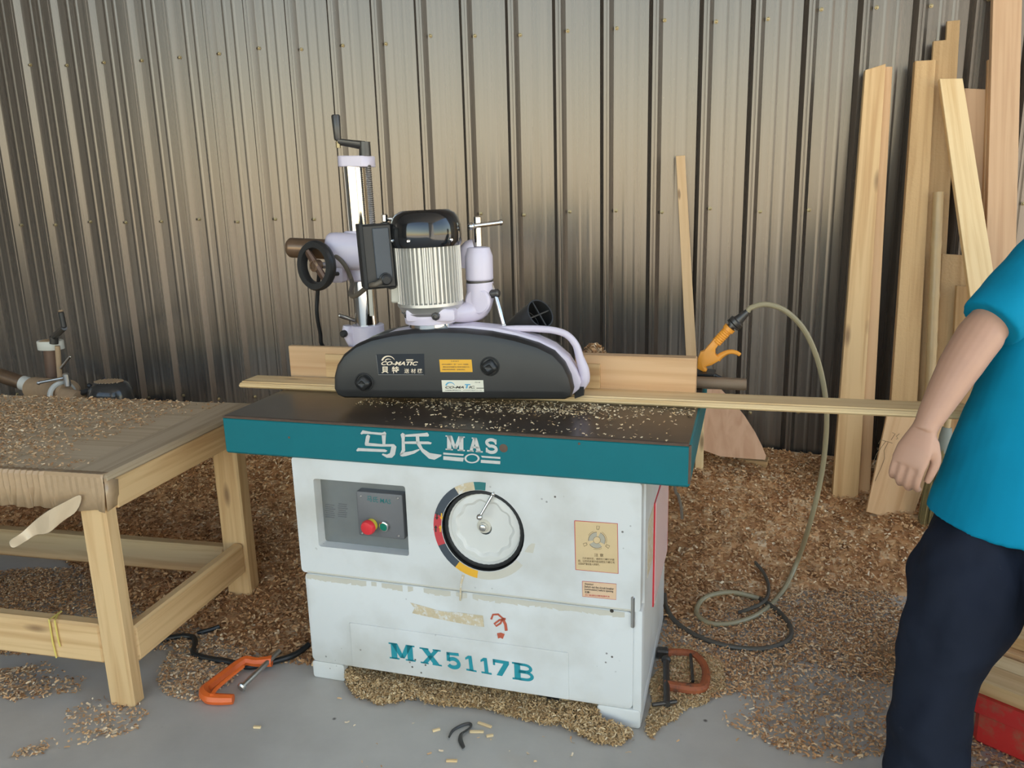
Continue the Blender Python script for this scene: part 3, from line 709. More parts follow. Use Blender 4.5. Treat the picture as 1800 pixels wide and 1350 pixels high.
e0 = MP(654, 922, CV0+.010); ax = Vector((-.10, -1, -.03))
obj('stop_collar', MB().lathe([(.019, 0), (.019, .014)], e0, ax, 24), 'lemon', swb, FM)
obj('stop_button', MB().lathe([(.014, .010), (.022, .016), (.0225, .024), (.019, .031), (.010, .033)], e0, ax, 28), 'red_button', swb, FM, label='red mushroom emergency stop button')
g0 = MP(677, 924, CV0+.010)
obj('button_ring', MB().lathe([(.0155, 0), (.0155, .009), (.0125, .0105)], g0, ax, 24), 'chrome', swb, FM)
obj('start_button', MB().lathe([(.0122, .004), (.0122, .0105), (.011, .0115)], g0, ax, 24), 'green_button', swb, FM, label='green start button')
lg = MB()
for c, (xa, ya) in enumerate(((571, 886), (593, 885))):
    for r_ in range(7): lg.poly([MP(xa+random.uniform(0, 2)+dx, ya+r_*3.6+dy, CV0+.0392) for dx, dy in ((0, 0), (random.uniform(13, 18), 1.6), (15, 3.2), (0, 1.6))])
obj('faded_print', lg, 'box_grey', ctl, FM, smooth=0, norm=False)
# handwheel in its round well
hw = obj('wheel_well', MB().lathe([(WR-.0005, .001), (WR-.0005, .05)], (wc.x, CV0, wc.z), (0, 1, 0), 48, False).lathe([(WR, .05), (.0001, .0502)], (wc.x, CV0, wc.z), (0, 1, 0), 48, False), 'black_rubber', mach, FM)
whl = obj('handwheel', MB().lathe([(.020, .024), (.1015, .026), (.1048, .021), (.1064, .014), (.109, .014)], (wc.x, CV0, wc.z), (0, 1, 0), 64, False), 'field_white', mach, FM, label='white handwheel disc set in a round well')
rim = MB(); NR = 90; rs = []
for i in range(NR):
    a = 2*PI*i/NR; k = 1+(.006 if i % 2 else 0); d = Vector((math.cos(a), 0, math.sin(a)))
    rs.append([Vector((wc.x, CV0+y, wc.z))+d*r*k for r, y in ((.107, .012), (.111, .008), (.117, .010), (.119, .018), (.118, .035), (.108, .036))])
rim.rings(rs, False, True); obj('rim', rim, 'black_rubber', whl, FM, label='black knurled wheel rim')
sc_ = MB(); rs = []
for i in range(96):
    a = 2*PI*i/96; rr = .086+.0035*math.cos(11*a); d = Vector((math.cos(a), 0, math.sin(a)))
    rs.append([Vector((wc.x, CV0+y, wc.z))+d*r for r, y in ((.1026, .0235), (rr+.006, .0185), (rr, .0185), (rr-.010, .0265))])
sc_.rings(rs, False, True); obj('scalloped_ring', sc_, 'field_white', whl, FM, label='scalloped finger ring of the wheel')
hc = MP(850, 926, CV0+.02)
obj('hub', MB().lathe([(.022, .004), (.021, -.001), (.0135, -.002), (.013, -.008), (.010, -.010)], (hc.x, CV0+.024, hc.z), (0, 1, 0), 24), 'pale_residue', whl, FM)
obj('hub_cap', MB().lathe([(.010, 0), (.010, -.006), (.007, -.008)], (hc.x, CV0+.015, hc.z), (0, 1, 0), 18), 'steel', whl, FM)
k0, k1 = MP(867, 868, CV0+.012), MP(843, 909, CV0-.008)
obj('crank_handle', MB().tube([k0, k0.lerp(k1, .5), k1], [.0052, .0045, .0042], 12).ball(k1, .0095, 12, 8).ball(k0, .008, 10, 6), 'chrome', whl, FM, label='chrome folding crank handle')
# printed dial ring around the wheel
def ringseg(a0, a1, mat, lab=None, r0=WR+.0012, r1=.1475, y=CV0-.0008):
    m = MB(); n = max(2, int(abs(a1-a0)/6))
    for i in range(n):
        aa, ab = math.radians(a0+(a1-a0)*i/n), math.radians(a0+(a1-a0)*(i+1)/n)
        m.poly([(wc.x+r*math.cos(a), y, wc.z+r*math.sin(a)) for r, a in ((r0, aa), (r1, aa), (r1, ab), (r0, ab))])
    return obj('dial_segment', m, mat, upo, FM, smooth=0, norm=False, label=lab)
ringseg(122, 164, 'slate_panel', 'dark dial segment'); red = ringseg(164, 203, 'red_print', 'red dial segment with arrows'); ringseg(203, 234, 'slate_panel', 'dark dial segment')
ringseg(234, 262, 'yellow', 'orange dial segment'); ringseg(262, 322, 'pale_residue', 'faded dial segment'); ringseg(98, 122, 'tape_residue'); ringseg(84, 98, 'print_dimteal')
lg = MB(); l2 = MB()
for (xa, ya, s_) in ((771, 908, 1), (769, 929, -1)):
    for dx, dst in ((6, l2), (-2, lg)):
        q = [(0, -6*s_), (2.2, -6*s_), (2.2, 1*s_), (4, 1*s_), (1, 6*s_), (-2, 1*s_), (0, 1*s_)]
        dst.poly([MP(xa+dx*1.0+p[0]-2, ya+p[1], CV0-.0014) for p in q])
obj('arrows', lg, 'print_black', red, FM, smooth=0, norm=False); obj('arrows', l2, 'yellow', red, FM, smooth=0, norm=False)
q = [(1225, 855), (1245, 860), (1222, 945), (1216, 1065), (1203, 1060), (1208, 940)]
obj('drip_stain', MB().poly([MP(540+x/4.5, 820+y/4.5, CV0-.0012) for x, y in q]), 'tape_residue', upo, FM, smooth=0, norm=False)
for q in ([(172, 480), (210, 450), (245, 455), (222, 555), (130, 540)],): obj('paper_scrap', MB().poly([MP(900+x/6, 880+y/6, CV0-.0008) for x, y in q]), 'pale_residue', upo, FM, smooth=0, norm=False)
# stickers
def SP(x, y, d): return MP(900+x/6, 880+y/6, CV0-d)
def board_of(corners, d): return MB().poly([SP(*p, d) for p in corners])
s1 = obj('warning_sticker', board_of([(660, 212), (1112, 243), (1120, 770), (672, 728)], .0008), 'cream_sticker', upo, FM, smooth=0, norm=False, label='tan warning sticker with a cutter block drawing')
m = MB()
for q in stroke([(660, 212), (1112, 243), (1120, 770), (672, 728), (660, 212)], 7): m.poly([SP(p.x, p.y, .0011) for p in q])
obj('sticker_border', m, 'red_print', s1, FM, smooth=0, norm=False)
m = MB(); cx, cy = 895, 417
def band(r0, r1, a0, a1, n=10):
    for i in range(n):
        aa, ab = math.radians(a0+(a1-a0)*i/n), math.radians(a0+(a1-a0)*(i+1)/n)
        m.poly([SP(cx+r*math.cos(a), cy+r*math.sin(a)*.96, .0013) for r, a in ((r0, aa), (r1, aa), (r1, ab), (r0, ab))])
for a in (-78, 42, 162): band(38, 88, a+12, a+108)
obj('cutter_drawing', m, 'print_grey', s1, FM, smooth=0, norm=False)
m = MB()
for a in (-78, 42, 162): band(86, 91, a+12, a+108)
band(36, 40, 0, 360, 20); band(102, 105, -60, 20); band(102, 105, 60, 110); band(102, 105, -150, -110)
for a in (-85, 30, 160):
    d = Vector((math.cos(math.radians(a)), math.sin(math.radians(a)))); n_ = Vector((-d.y, d.x)); c0 = Vector((cx, cy))
    for q in stroke([c0+d*112+n_*10, c0+d*148+n_*16, c0+d*148-n_*16, c0+d*112-n_*10, c0+d*112+n_*10], 5): m.poly([SP(p.x, p.y, .0014) for p in q])
for s_, x0, x1, y0, h_ in (('注 意', 868, 965, 555, 34), ('刀片装好后，请把压刀螺钉拧紧', 742, 1080, 596, 22), ('固，以防机床意外起动把压刀螺钉甩', 698, 1083, 622, 24), ('出造成严重设备人身事故。', 700, 925, 652, 24)):
    sl = .085; write(m, s_, SP(x0, y0, .0014), SP(x1, y0+(x1-x0)*sl*.6, .0014), SP(x0, y0+h_, .0014), bold=.006)
obj('sticker_print', m, 'print_brown', s1, FM, smooth=0, norm=False)
s2 = obj('notice_sticker', board_of([(742, 850), (1100, 880), (1098, 1045), (744, 1010)], .0008), 'peach_sticker', upo, FM, smooth=0, norm=False, label='small peach notice sticker in English and Chinese')
m = MB()
for s_, x0, x1, y0, h_ in (('Attention!', 765, 858, 866, 20), ('Switch out the circuit breaker', 765, 1075, 893, 24), ('(commutator) before opening', 765, 1068, 922, 26), ('注意!', 765, 822, 952, 22)):
    write(m, s_, SP(x0, y0, .0014), SP(x1, y0+(x1-x0)*.085, .0014), SP(x0, y0+h_, .0014), bold=.012)
obj('sticker_print', m, 'print_black', s2, FM, smooth=0, norm=False)
m = MB(); write(m, '开门前请先切断电源开关', SP(770, 985, .0014), SP(1030, 1004, .0014), SP(770, 1004, .0014), bold=.006)
for q in stroke([(742, 850), (1100, 880), (1098, 1045), (744, 1010), (742, 850)], 4): m.poly([SP(p.x, p.y, .0011) for p in q])
obj('sticker_border', m, 'red_print', s2, FM, smooth=0, norm=False)
# red edged plate on the right side
def SX(px, py, d=0.0): return in_frame(FM, px, py, 0, U1+d)
v0, v1 = SX(1149, 930).y, SX(1171, 930).y; z1_, z0_ = SX(1160, 852).z, SX(1160, 1008).z
obj('side_plate', MB().box(U1, U1+.004, v0-.004, v1+.02, z0_-.006, z1_, 0), 'red_plate', body, FM, smooth=0, label='red edge of the side plate')
obj('side_plate_face', MB().box(U1+.004, U1+.006, v0+.008, v1-.01, z0_, z1_), 'pink_plate', body, FM, smooth=0, label='glossy pink and white side plate')
obj('worn_patch', MB().box(U1, U1+.001, SX(1139, 930).y, SX(1148, 930).y, SX(1142, 1000).z, z1_), 'tape_residue', body, FM, smooth=0)

# wood shavings lying on the table
x = np.concatenate([RNG.uniform(.5, 1.36, 1500), RNG.normal(1.02, .16, 1500), RNG.uniform(.35, 1.1, 1300), RNG.uniform(1.05, 1.37, 700), RNG.uniform(.5, 1.37, 250)])
y = np.concatenate([RNG.uniform(.02, .33, 1500)**1.0, RNG.uniform(.16, .33, 1500), RNG.normal(.245, .04, 1300), RNG.normal(.29, .03, 700), np.abs(RNG.normal(.012, .012, 250))])
dens = fbm(x*2, y*4, 2.0); k = (RNG.uniform(0, 1, len(x)) < .5) & (x > .02) & (x < 1.375) & (y > .006) & (y < .34) & (RNG.uniform(0, 1, len(x)) < .28+.5*(dens > .1)+.35*((y > .2) & (x < 1.1)))
P = np.stack([x[k], y[k], np.full(k.sum(), TH+.002)+RNG.uniform(0, .003, k.sum())], 1)
Pw = np.array([FM @ Vector(p) for p in P])
o = chips('table_chips', Pw, 'sawdust', .003, .011, .002, .005, None, flat=.15, seed=11, tint=lambda r, n: r.beta(5, 1.1, n))
tag(o, 'pale wood chips sprinkled over the dark machine table', 'wood chips', kind='stuff')
# heap of shavings behind the right fence board
hp = MP(1040, 612, .56); r = np.random.default_rng(9); n = 3500
a = r.uniform(0, 2*PI, n); q = np.sqrt(r.uniform(0, 1, n)); 
P = np.stack([hp.x+.075*q*np.cos(a), .59+.09*q*np.sin(a), TH+(hp.z-TH+.005)*(1-q**2.2)*(.9+.12*np.sin(3*a))+r.uniform(-.004, .004, n)], 1)
m = MB(); rs = []
for qq in (1.0, .85, .6, .3, .02): rs.append([Vector((hp.x+.075*qq*math.cos(t), .59+.09*qq*math.sin(t), TH-.001+(hp.z-TH)*(1-qq**2.2)*(.9+.12*math.sin(3*t)))) for t in np.linspace(0, 2*PI, 25)[:-1]])
m.rings(rs); hs_ = obj('shavings_mound', m, 'dusty_tan', None, FM); tag(hs_, 'small mound of shavings piled behind the wooden fence', 'wood shavings', kind='stuff')
o = chips('shaving_layer', np.array([FM @ Vector(p) for p in P]), 'shavings', .008, .018, .002, .005, hs_, seed=12, tint=lambda r, n: r.beta(3, 2, n)); o['kind'] = 'stuff'

# ------------------------------------------------------------------ workpiece and fence boards
wy0, wy1, wa, wb_ = .335, .448, -.165, 2.10
wp0, wp1 = Vector((wa, .331, 0)), Vector((wb_, .362, 0))
ang = math.atan2(wp1.y-wp0.y, wp1.x-wp0.x); L = (wp1-wp0).length
WF = FM @ Matrix.Translation((wp0.x, wp0.y, TH)) @ Matrix.Rotation(ang, 4, 'Z')
m = MB(); pf = [(0, .003), (.004, .0), (.110, 0), (.110, .020), (.016, .020), (.012, .0165), (.004, .0165), (.0, .013), (-.004, .010), (-.004, .006)]
m.rings([[Vector((x_, p[0], p[1])) for p in pf] for x_ in (0, L)])
wp = obj('moulded_board', m, 'pine_pale', None, WF, smooth=0); tag(wp, 'long pale pine board with a moulded edge passing under the power feeder', 'board')
F1 = FM @ Matrix.Translation((0, .462, TH))
fb = timber('fence_board', 'pine_fence', (.985, 1.362), (-.0, .045), (.0, .126), None, F1); tag(fb, 'pinkish pine fence board standing right of the feeder beside the air gun', 'board')
fb2 = timber('fence_board', 'pine_fence', (-.045, .46), (.0, .024), (.0, .126), None, F1); tag(fb2, 'pinkish pine fence board standing left of the feeder under the handwheel', 'board')
b = timber('fence_block', 'pine', (.985, 1.068), (-.012, .0), (.021, .100), None, F1, c=.001); tag(b, 'small pale pine block fixed to the right fence board', 'wood block')
b = timber('fence_block', 'pine', (.105, .40), (-.012, .0), (.021, .103), None, F1, c=.001); tag(b, 'pale pine block fixed to the left fence board, partly behind the feeder', 'wood block')

# ------------------------------------------------------------------ power feeder on the machine
def FP(px, py, y=0.0): return in_frame(FF, px, py, 1, y)
def F2(pts, y): return [(p.x, p.z) for p in (FP(a, b, y) for a, b in pts)]
fd = thing('power_feeder', 'black and lavender power feeder on a chrome column above the machine table', 'power feeder', FF @ Matrix.Translation((.34, .1, TH+.02)))
cov_px = [(602, 702), (590, 697), (584, 686), (584, 664), (589, 644), (601, 625), (622, 608), (650, 596), (685, 588), (722, 583), (765, 581), (812, 582), (860, 587), (905, 596), (945, 608), (973, 622), (992, 642), (1003, 665), (1008, 688), (1004, 700), (992, 705), (800, 704)]
cov2 = F2(cov_px, 0)
fc = obj('front_cover', MB().prism(cov2, 0, .062, .026, .022), 'black_plastic', fd, FF, smooth=28, label='black curved front cover')
cx_ = sum(p[0] for p in cov2)/len(cov2)
core_px = [(612, 694), (604, 660), (640, 606), (690, 583), (722, 577), (765, 573), (830, 572), (872, 576), (905, 583), (945, 595), (975, 609), (1000, 630), (1014, 652), (1022, 672), (1018, 684), (1006, 694), (985, 700)]
core2 = F2(core_px, .064)
obj('body', MB().prism(core2, .058, .132, .006), 'lavender', fd, FF, smooth=28, label='lavender feeder body')
hp_ = [FP(a, b, .095) for a, b in [(868, 577), (905, 577), (945, 578), (975, 581), (997, 589), (1012, 606), (1019, 628), (1026, 650), (1027, 668), (1018, 686)]]
obj('carry_handle', MB().tube(hp_, [.005, .009, .0105, .0105, .0105, .011, .013, .017, .017, .010], 12, sub=4, flat=1.0), 'lavender', fd, FF, label='arched lavender carrying handle')
obj('back_cover', MB().prism([(p[0]+.006, p[1]) for p in cov2], .130, .192, 0, 0, .02), 'black_plastic', fd, FF, smooth=28, label='black rear cover')
for i in range(4):
    xw = .10+i*.15
    obj('feed_wheel', MB().lathe([(.020, -.028), (.05, -.026), (.052, -.02), (.052, .02), (.05, .026), (.020, .028)], (xw, .155, TH+.020+.0525), (0, 1, 0), 28), 'black_rubber', fd, FF)
fl_ = MB()
for i in range(7):
    p = FP(1012+i*2.3, 684+abs(3-i)*0, .10); fl_.box(p.x-.0022, p.x+.0022, .07, .125, max(TH+.0195, p.z-.022+.0015*i), p.z+.012, .001)
obj('bristle_guard', fl_, 'black_rubber', fd, FF)
for a, b in ((640, 672), (861, 644)):
    c = FP(a, b, 0); kn = obj('knob_dish', MB().torus((c.x, -.0005, c.z), (0, 1, 0), .0265, .0028, 36, 8), 'black_rubber', fc, FF)
    m = MB(); rs = []
    for r, y in ((.019, .001), (.021, -.006), (.0215, -.015), (.018, -.022), (.010, -.0245), (.008, -.0225), (.001, -.022)):
        rs.append([Vector((c.x+r*(1+.10*math.cos(4*t+(.8 if a > 700 else 0)))*math.cos(t), y, c.z+r*(1+.10*math.cos(4*t+(.8 if a > 700 else 0)))*math.sin(t))) for t in np.linspace(0, 2*PI, 41)[:-1]])
    obj('knob', m.rings(rs), 'black_plastic', fc, FF, smooth=50, label='four-lobed black knob')
# printed plates on the front cover
def CP(x, y, d=.0008): return FP(640+x/7.5, 610+y/7.5, -d)
def logo(m, x0, y0, x1, y1, sl):
    return write(m, 'CO-MATIC', CP(x0, y0, .0015), CP(x1, y0+sl, .0015), CP(x0-2, y1, .0015), shear=.28, bold=.025)
def swoosh(m, cx, cy, r0, r1, a0, a1, d=.0015):
    n = 14
    for i in range(n):
        aa, ab = math.radians(a0+(a1-a0)*i/n), math.radians(a0+(a1-a0)*(i+1)/n)
        ta, tb = (1-i/n), (1-(i+1)/n)
        m.poly([CP(cx+r*math.cos(a)*1.1, cy-r*math.sin(a), d) for r, a in ((r0, aa), (r0+(r1-r0)*min(1, .25+ta), aa), (r0+(r1-r0)*min(1, .25+tb), ab), (r0, ab))])
m = MB(); swoosh(m, 325, 200, 72, 92, 165, 25); swoosh(m, 325, 205, 42, 56, 150, 50)
write(m, 'CO-MATIC', CP(228, 188, .0015), CP(712, 192, .0015), CP(226, 240, .0015), shear=.28, bold=.03)
m.poly([CP(555, 163, .0015), CP(650, 163, .0015), CP(645, 178, .0015), CP(552, 178, .0015)])
write(m, '貝', CP(230, 258, .0015), CP(322, 258, .0015), CP(230, 345, .0015), bold=.02); write(m, '特', CP(366, 255, .0015), CP(460, 255, .0015), CP(366, 347, .0015), bold=.02)
for s_, x0 in (('送', 530), ('材', 617), ('機', 703)): write(m, s_, CP(x0, 285, .0015), CP(x0+64, 285, .0015), CP(x0, 345, .0015), bold=.012)
fr_ = MB()
for q in stroke([(160, 105), (190, 365), (785, 365)], 4): fr_.poly([CP(p.x, p.y, .001) for p in q])
pl = obj('name_plate', MB().poly([CP(160, 95, .0006), CP(790, 88, .0006), CP(800, 365, .0006), CP(190, 368, .0006)]), 'black_gloss', fc, FF, smooth=0, norm=False, label='black name plate with cream lettering CO-MATIC 貝特 送材機')
obj('lettering', m, 'print_cream', pl, FF, smooth=0, norm=False); obj('plate_edge', fr_, 'grey_metal', pl, FF, smooth=0, norm=False)
yl = obj('caution_label', MB().poly([CP(990, 165), CP(1417, 165), CP(1432, 330), CP(1005, 330)]), 'yellow', fc, FF, smooth=0, norm=False, label='orange caution label with small Chinese print')
m = MB()
for s_, x0, x1, y0, h_ in (('注 意 事 項', 1145, 1250, 178, 18), ('•請勿在運轉中 “ 開 ”（OFF）時調整，', 1020, 1382, 220, 18), ('應將送材機確實停止後再行調整方可。', 1038, 1392, 254, 18), ('•調整完畢後請鎖緊，並確認固定。', 1025, 1335, 288, 18)):
    write(m, s_, CP(x0, y0, .0015), CP(x1, y0, .0015), CP(x0, y0+h_, .0015), bold=.006)
obj('label_print', m, 'print_brown', yl, FF, smooth=0, norm=False)
iv = obj('maker_plate', MB().poly([CP(1020, 437), CP(1570, 437), CP(1582, 592), CP(1034, 592)]), 'ivory_plate', fc, FF, smooth=0, norm=False, label='ivory maker plate with blue and black CO-MATIC lettering')
m = MB(); write(m, 'CO-MA', CP(1072, 515, .0015), CP(1318, 515, .0015), CP(1070, 547, .0015), shear=.28, bold=.03); write(m, 'IC.', CP(1382, 513, .0015), CP(1462, 513, .0015), CP(1380, 546, .0015), shear=.28, bold=.03)
m.poly([CP(1480, 538, .0015), CP(1580, 538, .0015), CP(1580, 546, .0015), CP(1480, 546, .0015)])
write(m, 'M3148', CP(1463, 460, .0015), CP(1530, 460, .0015), CP(1463, 474, .0015)); write(m, '台灣德鑫企業有限公司', CP(1072, 562, .0015), CP(1272, 562, .0015), CP(1072, 578, .0015)); write(m, 'AUTOMATIC FEEDER CO., LTD.', CP(1305, 564, .0015), CP(1552, 564, .0015), CP(1305, 577, .0015))
obj('lettering', m, 'print_black', iv, FF, smooth=0, norm=False)
m = MB(); swoosh(m, 1140, 522, 48, 66, 165, 20); obj('emblem', m, 'print_blue', iv, FF, smooth=0, norm=False, label='blue arc emblem'); m = MB(); m.poly([CP(1330, 488, .0015), CP(1402, 488, .0015), CP(1398, 502, .0015), CP(1372, 502, .0015), CP(1360, 546, .0015), CP(1338, 546, .0015), CP(1350, 502, .0015), CP(1326, 502, .0015)])
obj('lettering', m, 'print_blue', iv, FF, smooth=0, norm=False, label='blue letter T')

# motor
MYD = .10
def mz(py): return FP(760, py, MYD).z
mc = FP(760, 575, MYD); sc_px = (FP(820, 500, MYD)-FP(760, 500, MYD)).x/60
def prf(lst): return [(r*sc_px, mz(py)-mc.z) for r, py in lst]
tilt = Vector((-.020, 0, 1))
mo = thing_part = obj('motor', MB().lathe(prf([(50, 545), (54, 538), (57, 534), (57, 529), (52, 527)]), mc, tilt, 48), 'aluminium', fd, FF, label='ribbed aluminium electric motor')
m = MB(); NF = 44
def star(py, k=1.0):
    h = mz(py)-mc.z; out = []
    for i in range(NF*4):
        t = 2*PI*i/(NF*4); r = (57 if i % 4 in (0, 1) else 51)*sc_px*k
        out.append(mc+tilt*h+Vector((r*math.cos(t), r*math.sin(t), 0)))
    return out
m.rings([star(530), star(428)]); obj('cooling_fins', m, 'aluminium', mo, FF, smooth=0)
obj('fan_cover', MB().lathe(prf([(58, 432), (60.5, 426), (61, 410), (60, 396), (57, 384), (51, 375), (43, 370), (40, 369), (38, 371), (.5, 371)]), mc, tilt, 56), 'black_gloss', mo, FF, smooth=50, label='glossy black fan cover')
for a in (-105, -35, 40, 140, 215):
    t = math.radians(a); h = mz(420)-mc.z; d = Vector((math.cos(t), math.sin(t), 0))
    obj('screw', MB().lathe([(.006, -.002), (.006, .003), (.003, .006)], mc+tilt*h+d*(60.5*sc_px), d, 10), 'chrome', mo, FF)
obj('motor_neck', MB().lathe(prf([(52, 546), (45, 552), (40, 556), (39, 577)]), mc, tilt, 44), 'grey_metal', mo, FF)
obj('chrome_ring', MB().lathe(prf([(39, 577), (40.5, 576), (40.5, 566), (39, 565)]), mc, tilt, 44), 'chrome', mo, FF, label='chrome ring under the motor')
# clamp ring with bolts
obj('clamp_ring', MB().lathe(prf([(42, 566), (46, 565), (47, 556), (47, 546), (45, 543), (42, 543)]), mc, tilt, 44), 'lavender', fd, FF, label='lavender clamp ring round the motor neck')
c1, c2 = FP(717, 553, .045), FP(766, 556, .018)
obj('clamp_lug', MB().prism(rrect(FP(714, 553, .03).x, FP(800, 553, .03).x, FP(757, 565, .03).z, FP(757, 543, .03).z, .010), .022, .06, .005), 'lavender', fd, FF)
for c in (c1, c2): obj('bolt', MB().lathe([(.0125, .01), (.0125, -.004), (.010, -.006), (.009, -.010), (.006, -.011), (.0055, -.006)], c, (0, 1, 0), 8), 'dark_steel', fd, FF, smooth=20)
# terminal block and switch box left of the motor
tb = [FP(687, 432, .09), FP(703, 530, .09)]
obj('terminal_block', MB().box(tb[0].x, tb[1].x+.03, .055, .12, tb[1].z, tb[0].z, .004), 'pale_residue', mo, FF)
SW = FF @ Matrix.Translation(FP(664, 450, .055)) @ Matrix.Rotation(math.radians(-2), 4, 'Y') @ Matrix.Rotation(math.radians(24), 4, 'Z')
hz_ = .094
sb = obj('switch_box', MB().box(-.050, .045, -.035, .045, -hz_, hz_, .006), 'black_plastic', fd, SW, label='black feeder switch box')
obj('face_panel', MB().box(-.014, .034, -.040, -.034, -hz_+.03, hz_-.012, .002), 'slate_panel', sb, SW); obj('box_lip', MB().box(-.052, -.040, -.04, .046, -hz_+.002, hz_+.003, .002), 'black_rubber', sb, SW)
obj('box_foot', MB().box(.02, .085, -.02, .04, -hz_-.006, -hz_+.02, .004), 'black_plastic', sb, SW)
gl = Vector((.012, -.04, -hz_+.028))
obj('cable_gland', MB().lathe([(.019, 0), (.019, .006), (.016, .008), (.016, .018), (.011, .022)], gl, (0, -1, -.1), 12), 'black_plastic', sb, SW)
pk = FP(676, 379, .10); obj('toggle', MB().cyl(pk+Vector((0, 0, -.055)), pk+Vector((0, 0, -.02)), .013, n=14), 'black_plastic', sb, FF); obj('toggle_cap', MB().rod(pk+Vector((0, 0, -.02)), pk+Vector((0, 0, .005)), .0095), 'chrome', sb, FF)
obj('clamp_pin', MB().rod(pk+Vector((.005, .01, -.01)), pk+Vector((.06, .01, -.012)), .006), 'chrome', sb, FF)
glw = SW @ gl
def WPx(pts): return pts
# column and slide
cv = .568
def KP(px, py, y=cv): return FM @ MP(px, py, y)
ct, cb = KP(622, 288), KP(646, 575)
cdir = (ct-cb).normalized(); cbase = cb+cdir*(-(cb.z-TH-.03)/cdir.z)
obj('column', MB().cyl(cbase, ct, .041, n=40), 'chrome', fd, label='polished chrome column')
lt_, lb = KP(647, 290, cv-.02), KP(656, 405, cv-.02); m = MB(); n = 62; Lh = (lt_-lb).length
m.lathe([((.0105 if i % 2 else .0082), Lh*i/n) for i in range(n+1)], lb, lt_-lb, 14); obj('lead_screw', m, 'steel', fd, smooth=20, label='threaded lead screw')
a0, a1 = KP(604, 284, cv), KP(650, 284, cv); capc = a0.lerp(a1, .5); zc = .0175; m = MB(); rs = []
ex = (a1-a0).normalized(); hl = (a1-a0).length/2; ey = Vector((-ex.y, ex.x, 0))
for z_, k in ((-zc, .96), (-zc+.002, 1), (zc-.003, 1), (zc, .95)):
    ringp = []
    for t in np.linspace(0, 2*PI, 41)[:-1]:
        c_, s_ = math.cos(t), math.sin(t); ringp.append(capc+Vector((0, 0, z_))+ex*((hl if c_ > 0 else -hl)*.62+.032*c_*k)+ey*.046*s_*k)
    rs.append(ringp)
obj('column_cap', m.rings(rs), 'lavender', fd, label='lavender column cap')
h0 = KP(642, 274, cv-.02); h1 = KP(641, 256, cv-.02); h2 = KP(594, 249, cv-.05); h3 = KP(590, 204, cv-.05)
cr = obj('crank', MB().cyl(h0, h1+Vector((0, 0, .012)), .020, .019, 20).tube([h1+Vector((0, 0, .0)), h1.lerp(h2, .5)+Vector((0, 0, .0)), h2], [.017, .014, .012], 10, flat=.8), 'dark_steel', fd, label='dark steel crank arm on top of the column')
obj('grip', MB().lathe([(.010, 0), (.012, .005), (.0145, (h3-h2).length-.004), (.012, (h3-h2).length)], h2+Vector((0, 0, .004)), h3-h2, 20), 'dark_steel', cr)
obj('grip_bolt', MB().cyl(h2-Vector((0, 0, .02)), h2, .008, n=10), 'brass', cr)
# carriage, horizontal bar, handwheel
q0, q1 = KP(574, 440, .49), KP(668, 444, .55)
m = MB(); rs = []
d_ = (q1-q0).normalized(); e1 = Vector((-d_.y, d_.x, 0)).normalized(); e2 = Vector((0, 0, 1)); Lq = (q1-q0).length
for t, k in ((0, .55), (.03, .80), (.09, .96), (.2, 1), (.8, 1), (.95, .94), (1, .8)):
    rs.append([q0+d_*(Lq*t)+e1*.062*k*math.copysign(abs(math.cos(a))**.7, math.cos(a))+e2*.062*k*math.copysign(abs(math.sin(a))**.7, math.sin(a)) for a in np.linspace(0, 2*PI, 33)[:-1]])
obj('carriage', m.rings(rs), 'lavender', fd, smooth=60, label='lavender slide carriage on the column')
cm = cb+cdir*((KP(634, 405).z-cb.z)/cdir.z); cn = cb+cdir*((KP(636, 493).z-cb.z)/cdir.z)
obj('carriage_sleeve', MB().lathe([(.050, 0), (.056, .006), (.056, .05), (.053, .055), (.053, (cm-cn).length-.004), (.050, (cm-cn).length)], cn, cm-cn, 36), 'lavender', fd)
r0, r1 = KP(507, 435, .48), KP(610, 440, .50)
obj('swivel_bar', MB().cyl(KP(640, 446, .55), FF @ FP(838, 458, .165), .026, n=24), 'brown_bar', fd)
obj('cross_bar', MB().lathe([(.026, 0), (.033, .008), (.034, .015), (.034, (r1-r0).length)], r0, r1-r0, 32), 'brown_bar', fd, label='rusty brown horizontal bar')
hwc = KP(556, 467, .41); hax = Vector((-.38, -.91, .05)).normalized()
hwp = obj('hand_wheel', MB().lathe([(.068, -.016), (.079, -.014), (.083, -.004), (.083, .006), (.078, .014), (.060, .014), (.0555, .004), (.056, -.010), (.060, -.016), (.068, -.016)], hwc, hax, 48, False), 'black_plastic', fd, smooth=40, label='black handwheel of the cross slide')
sp_ = hax.orthogonal(); w1 = Vector((0, 0, 1)); w1 = (w1-hax*w1.dot(hax)).normalized(); w2 = hax.cross(w1); dd = (w1*.75+w2*.66).normalized()
obj('wheel_spoke', MB().tube([hwc-dd*.066, hwc, hwc+dd*.066], [.019, .022, .019], 8, flat=.5), 'dark_tube', hwp)
obj('wheel_boss', MB().lathe([(.020, -.012), (.020, .012), (.013, .014), (.013, .011)], hwc, hax, 20), 'brown_bar', hwp)
obj('wheel_shaft', MB().cyl(hwc, hwc-hax*.11, .011, n=12), 'steel', hwp)
obj('carriage_lug', MB().box(-.02, .02, -.025, .025, -.035, .03, .006), 'lavender', fd, Matrix.Translation(KP(596, 478, .49)) )
obj('lug_screw', MB().rod(KP(583, 482, .45), KP(596, 481, .47), .007), 'dark_steel', fd)
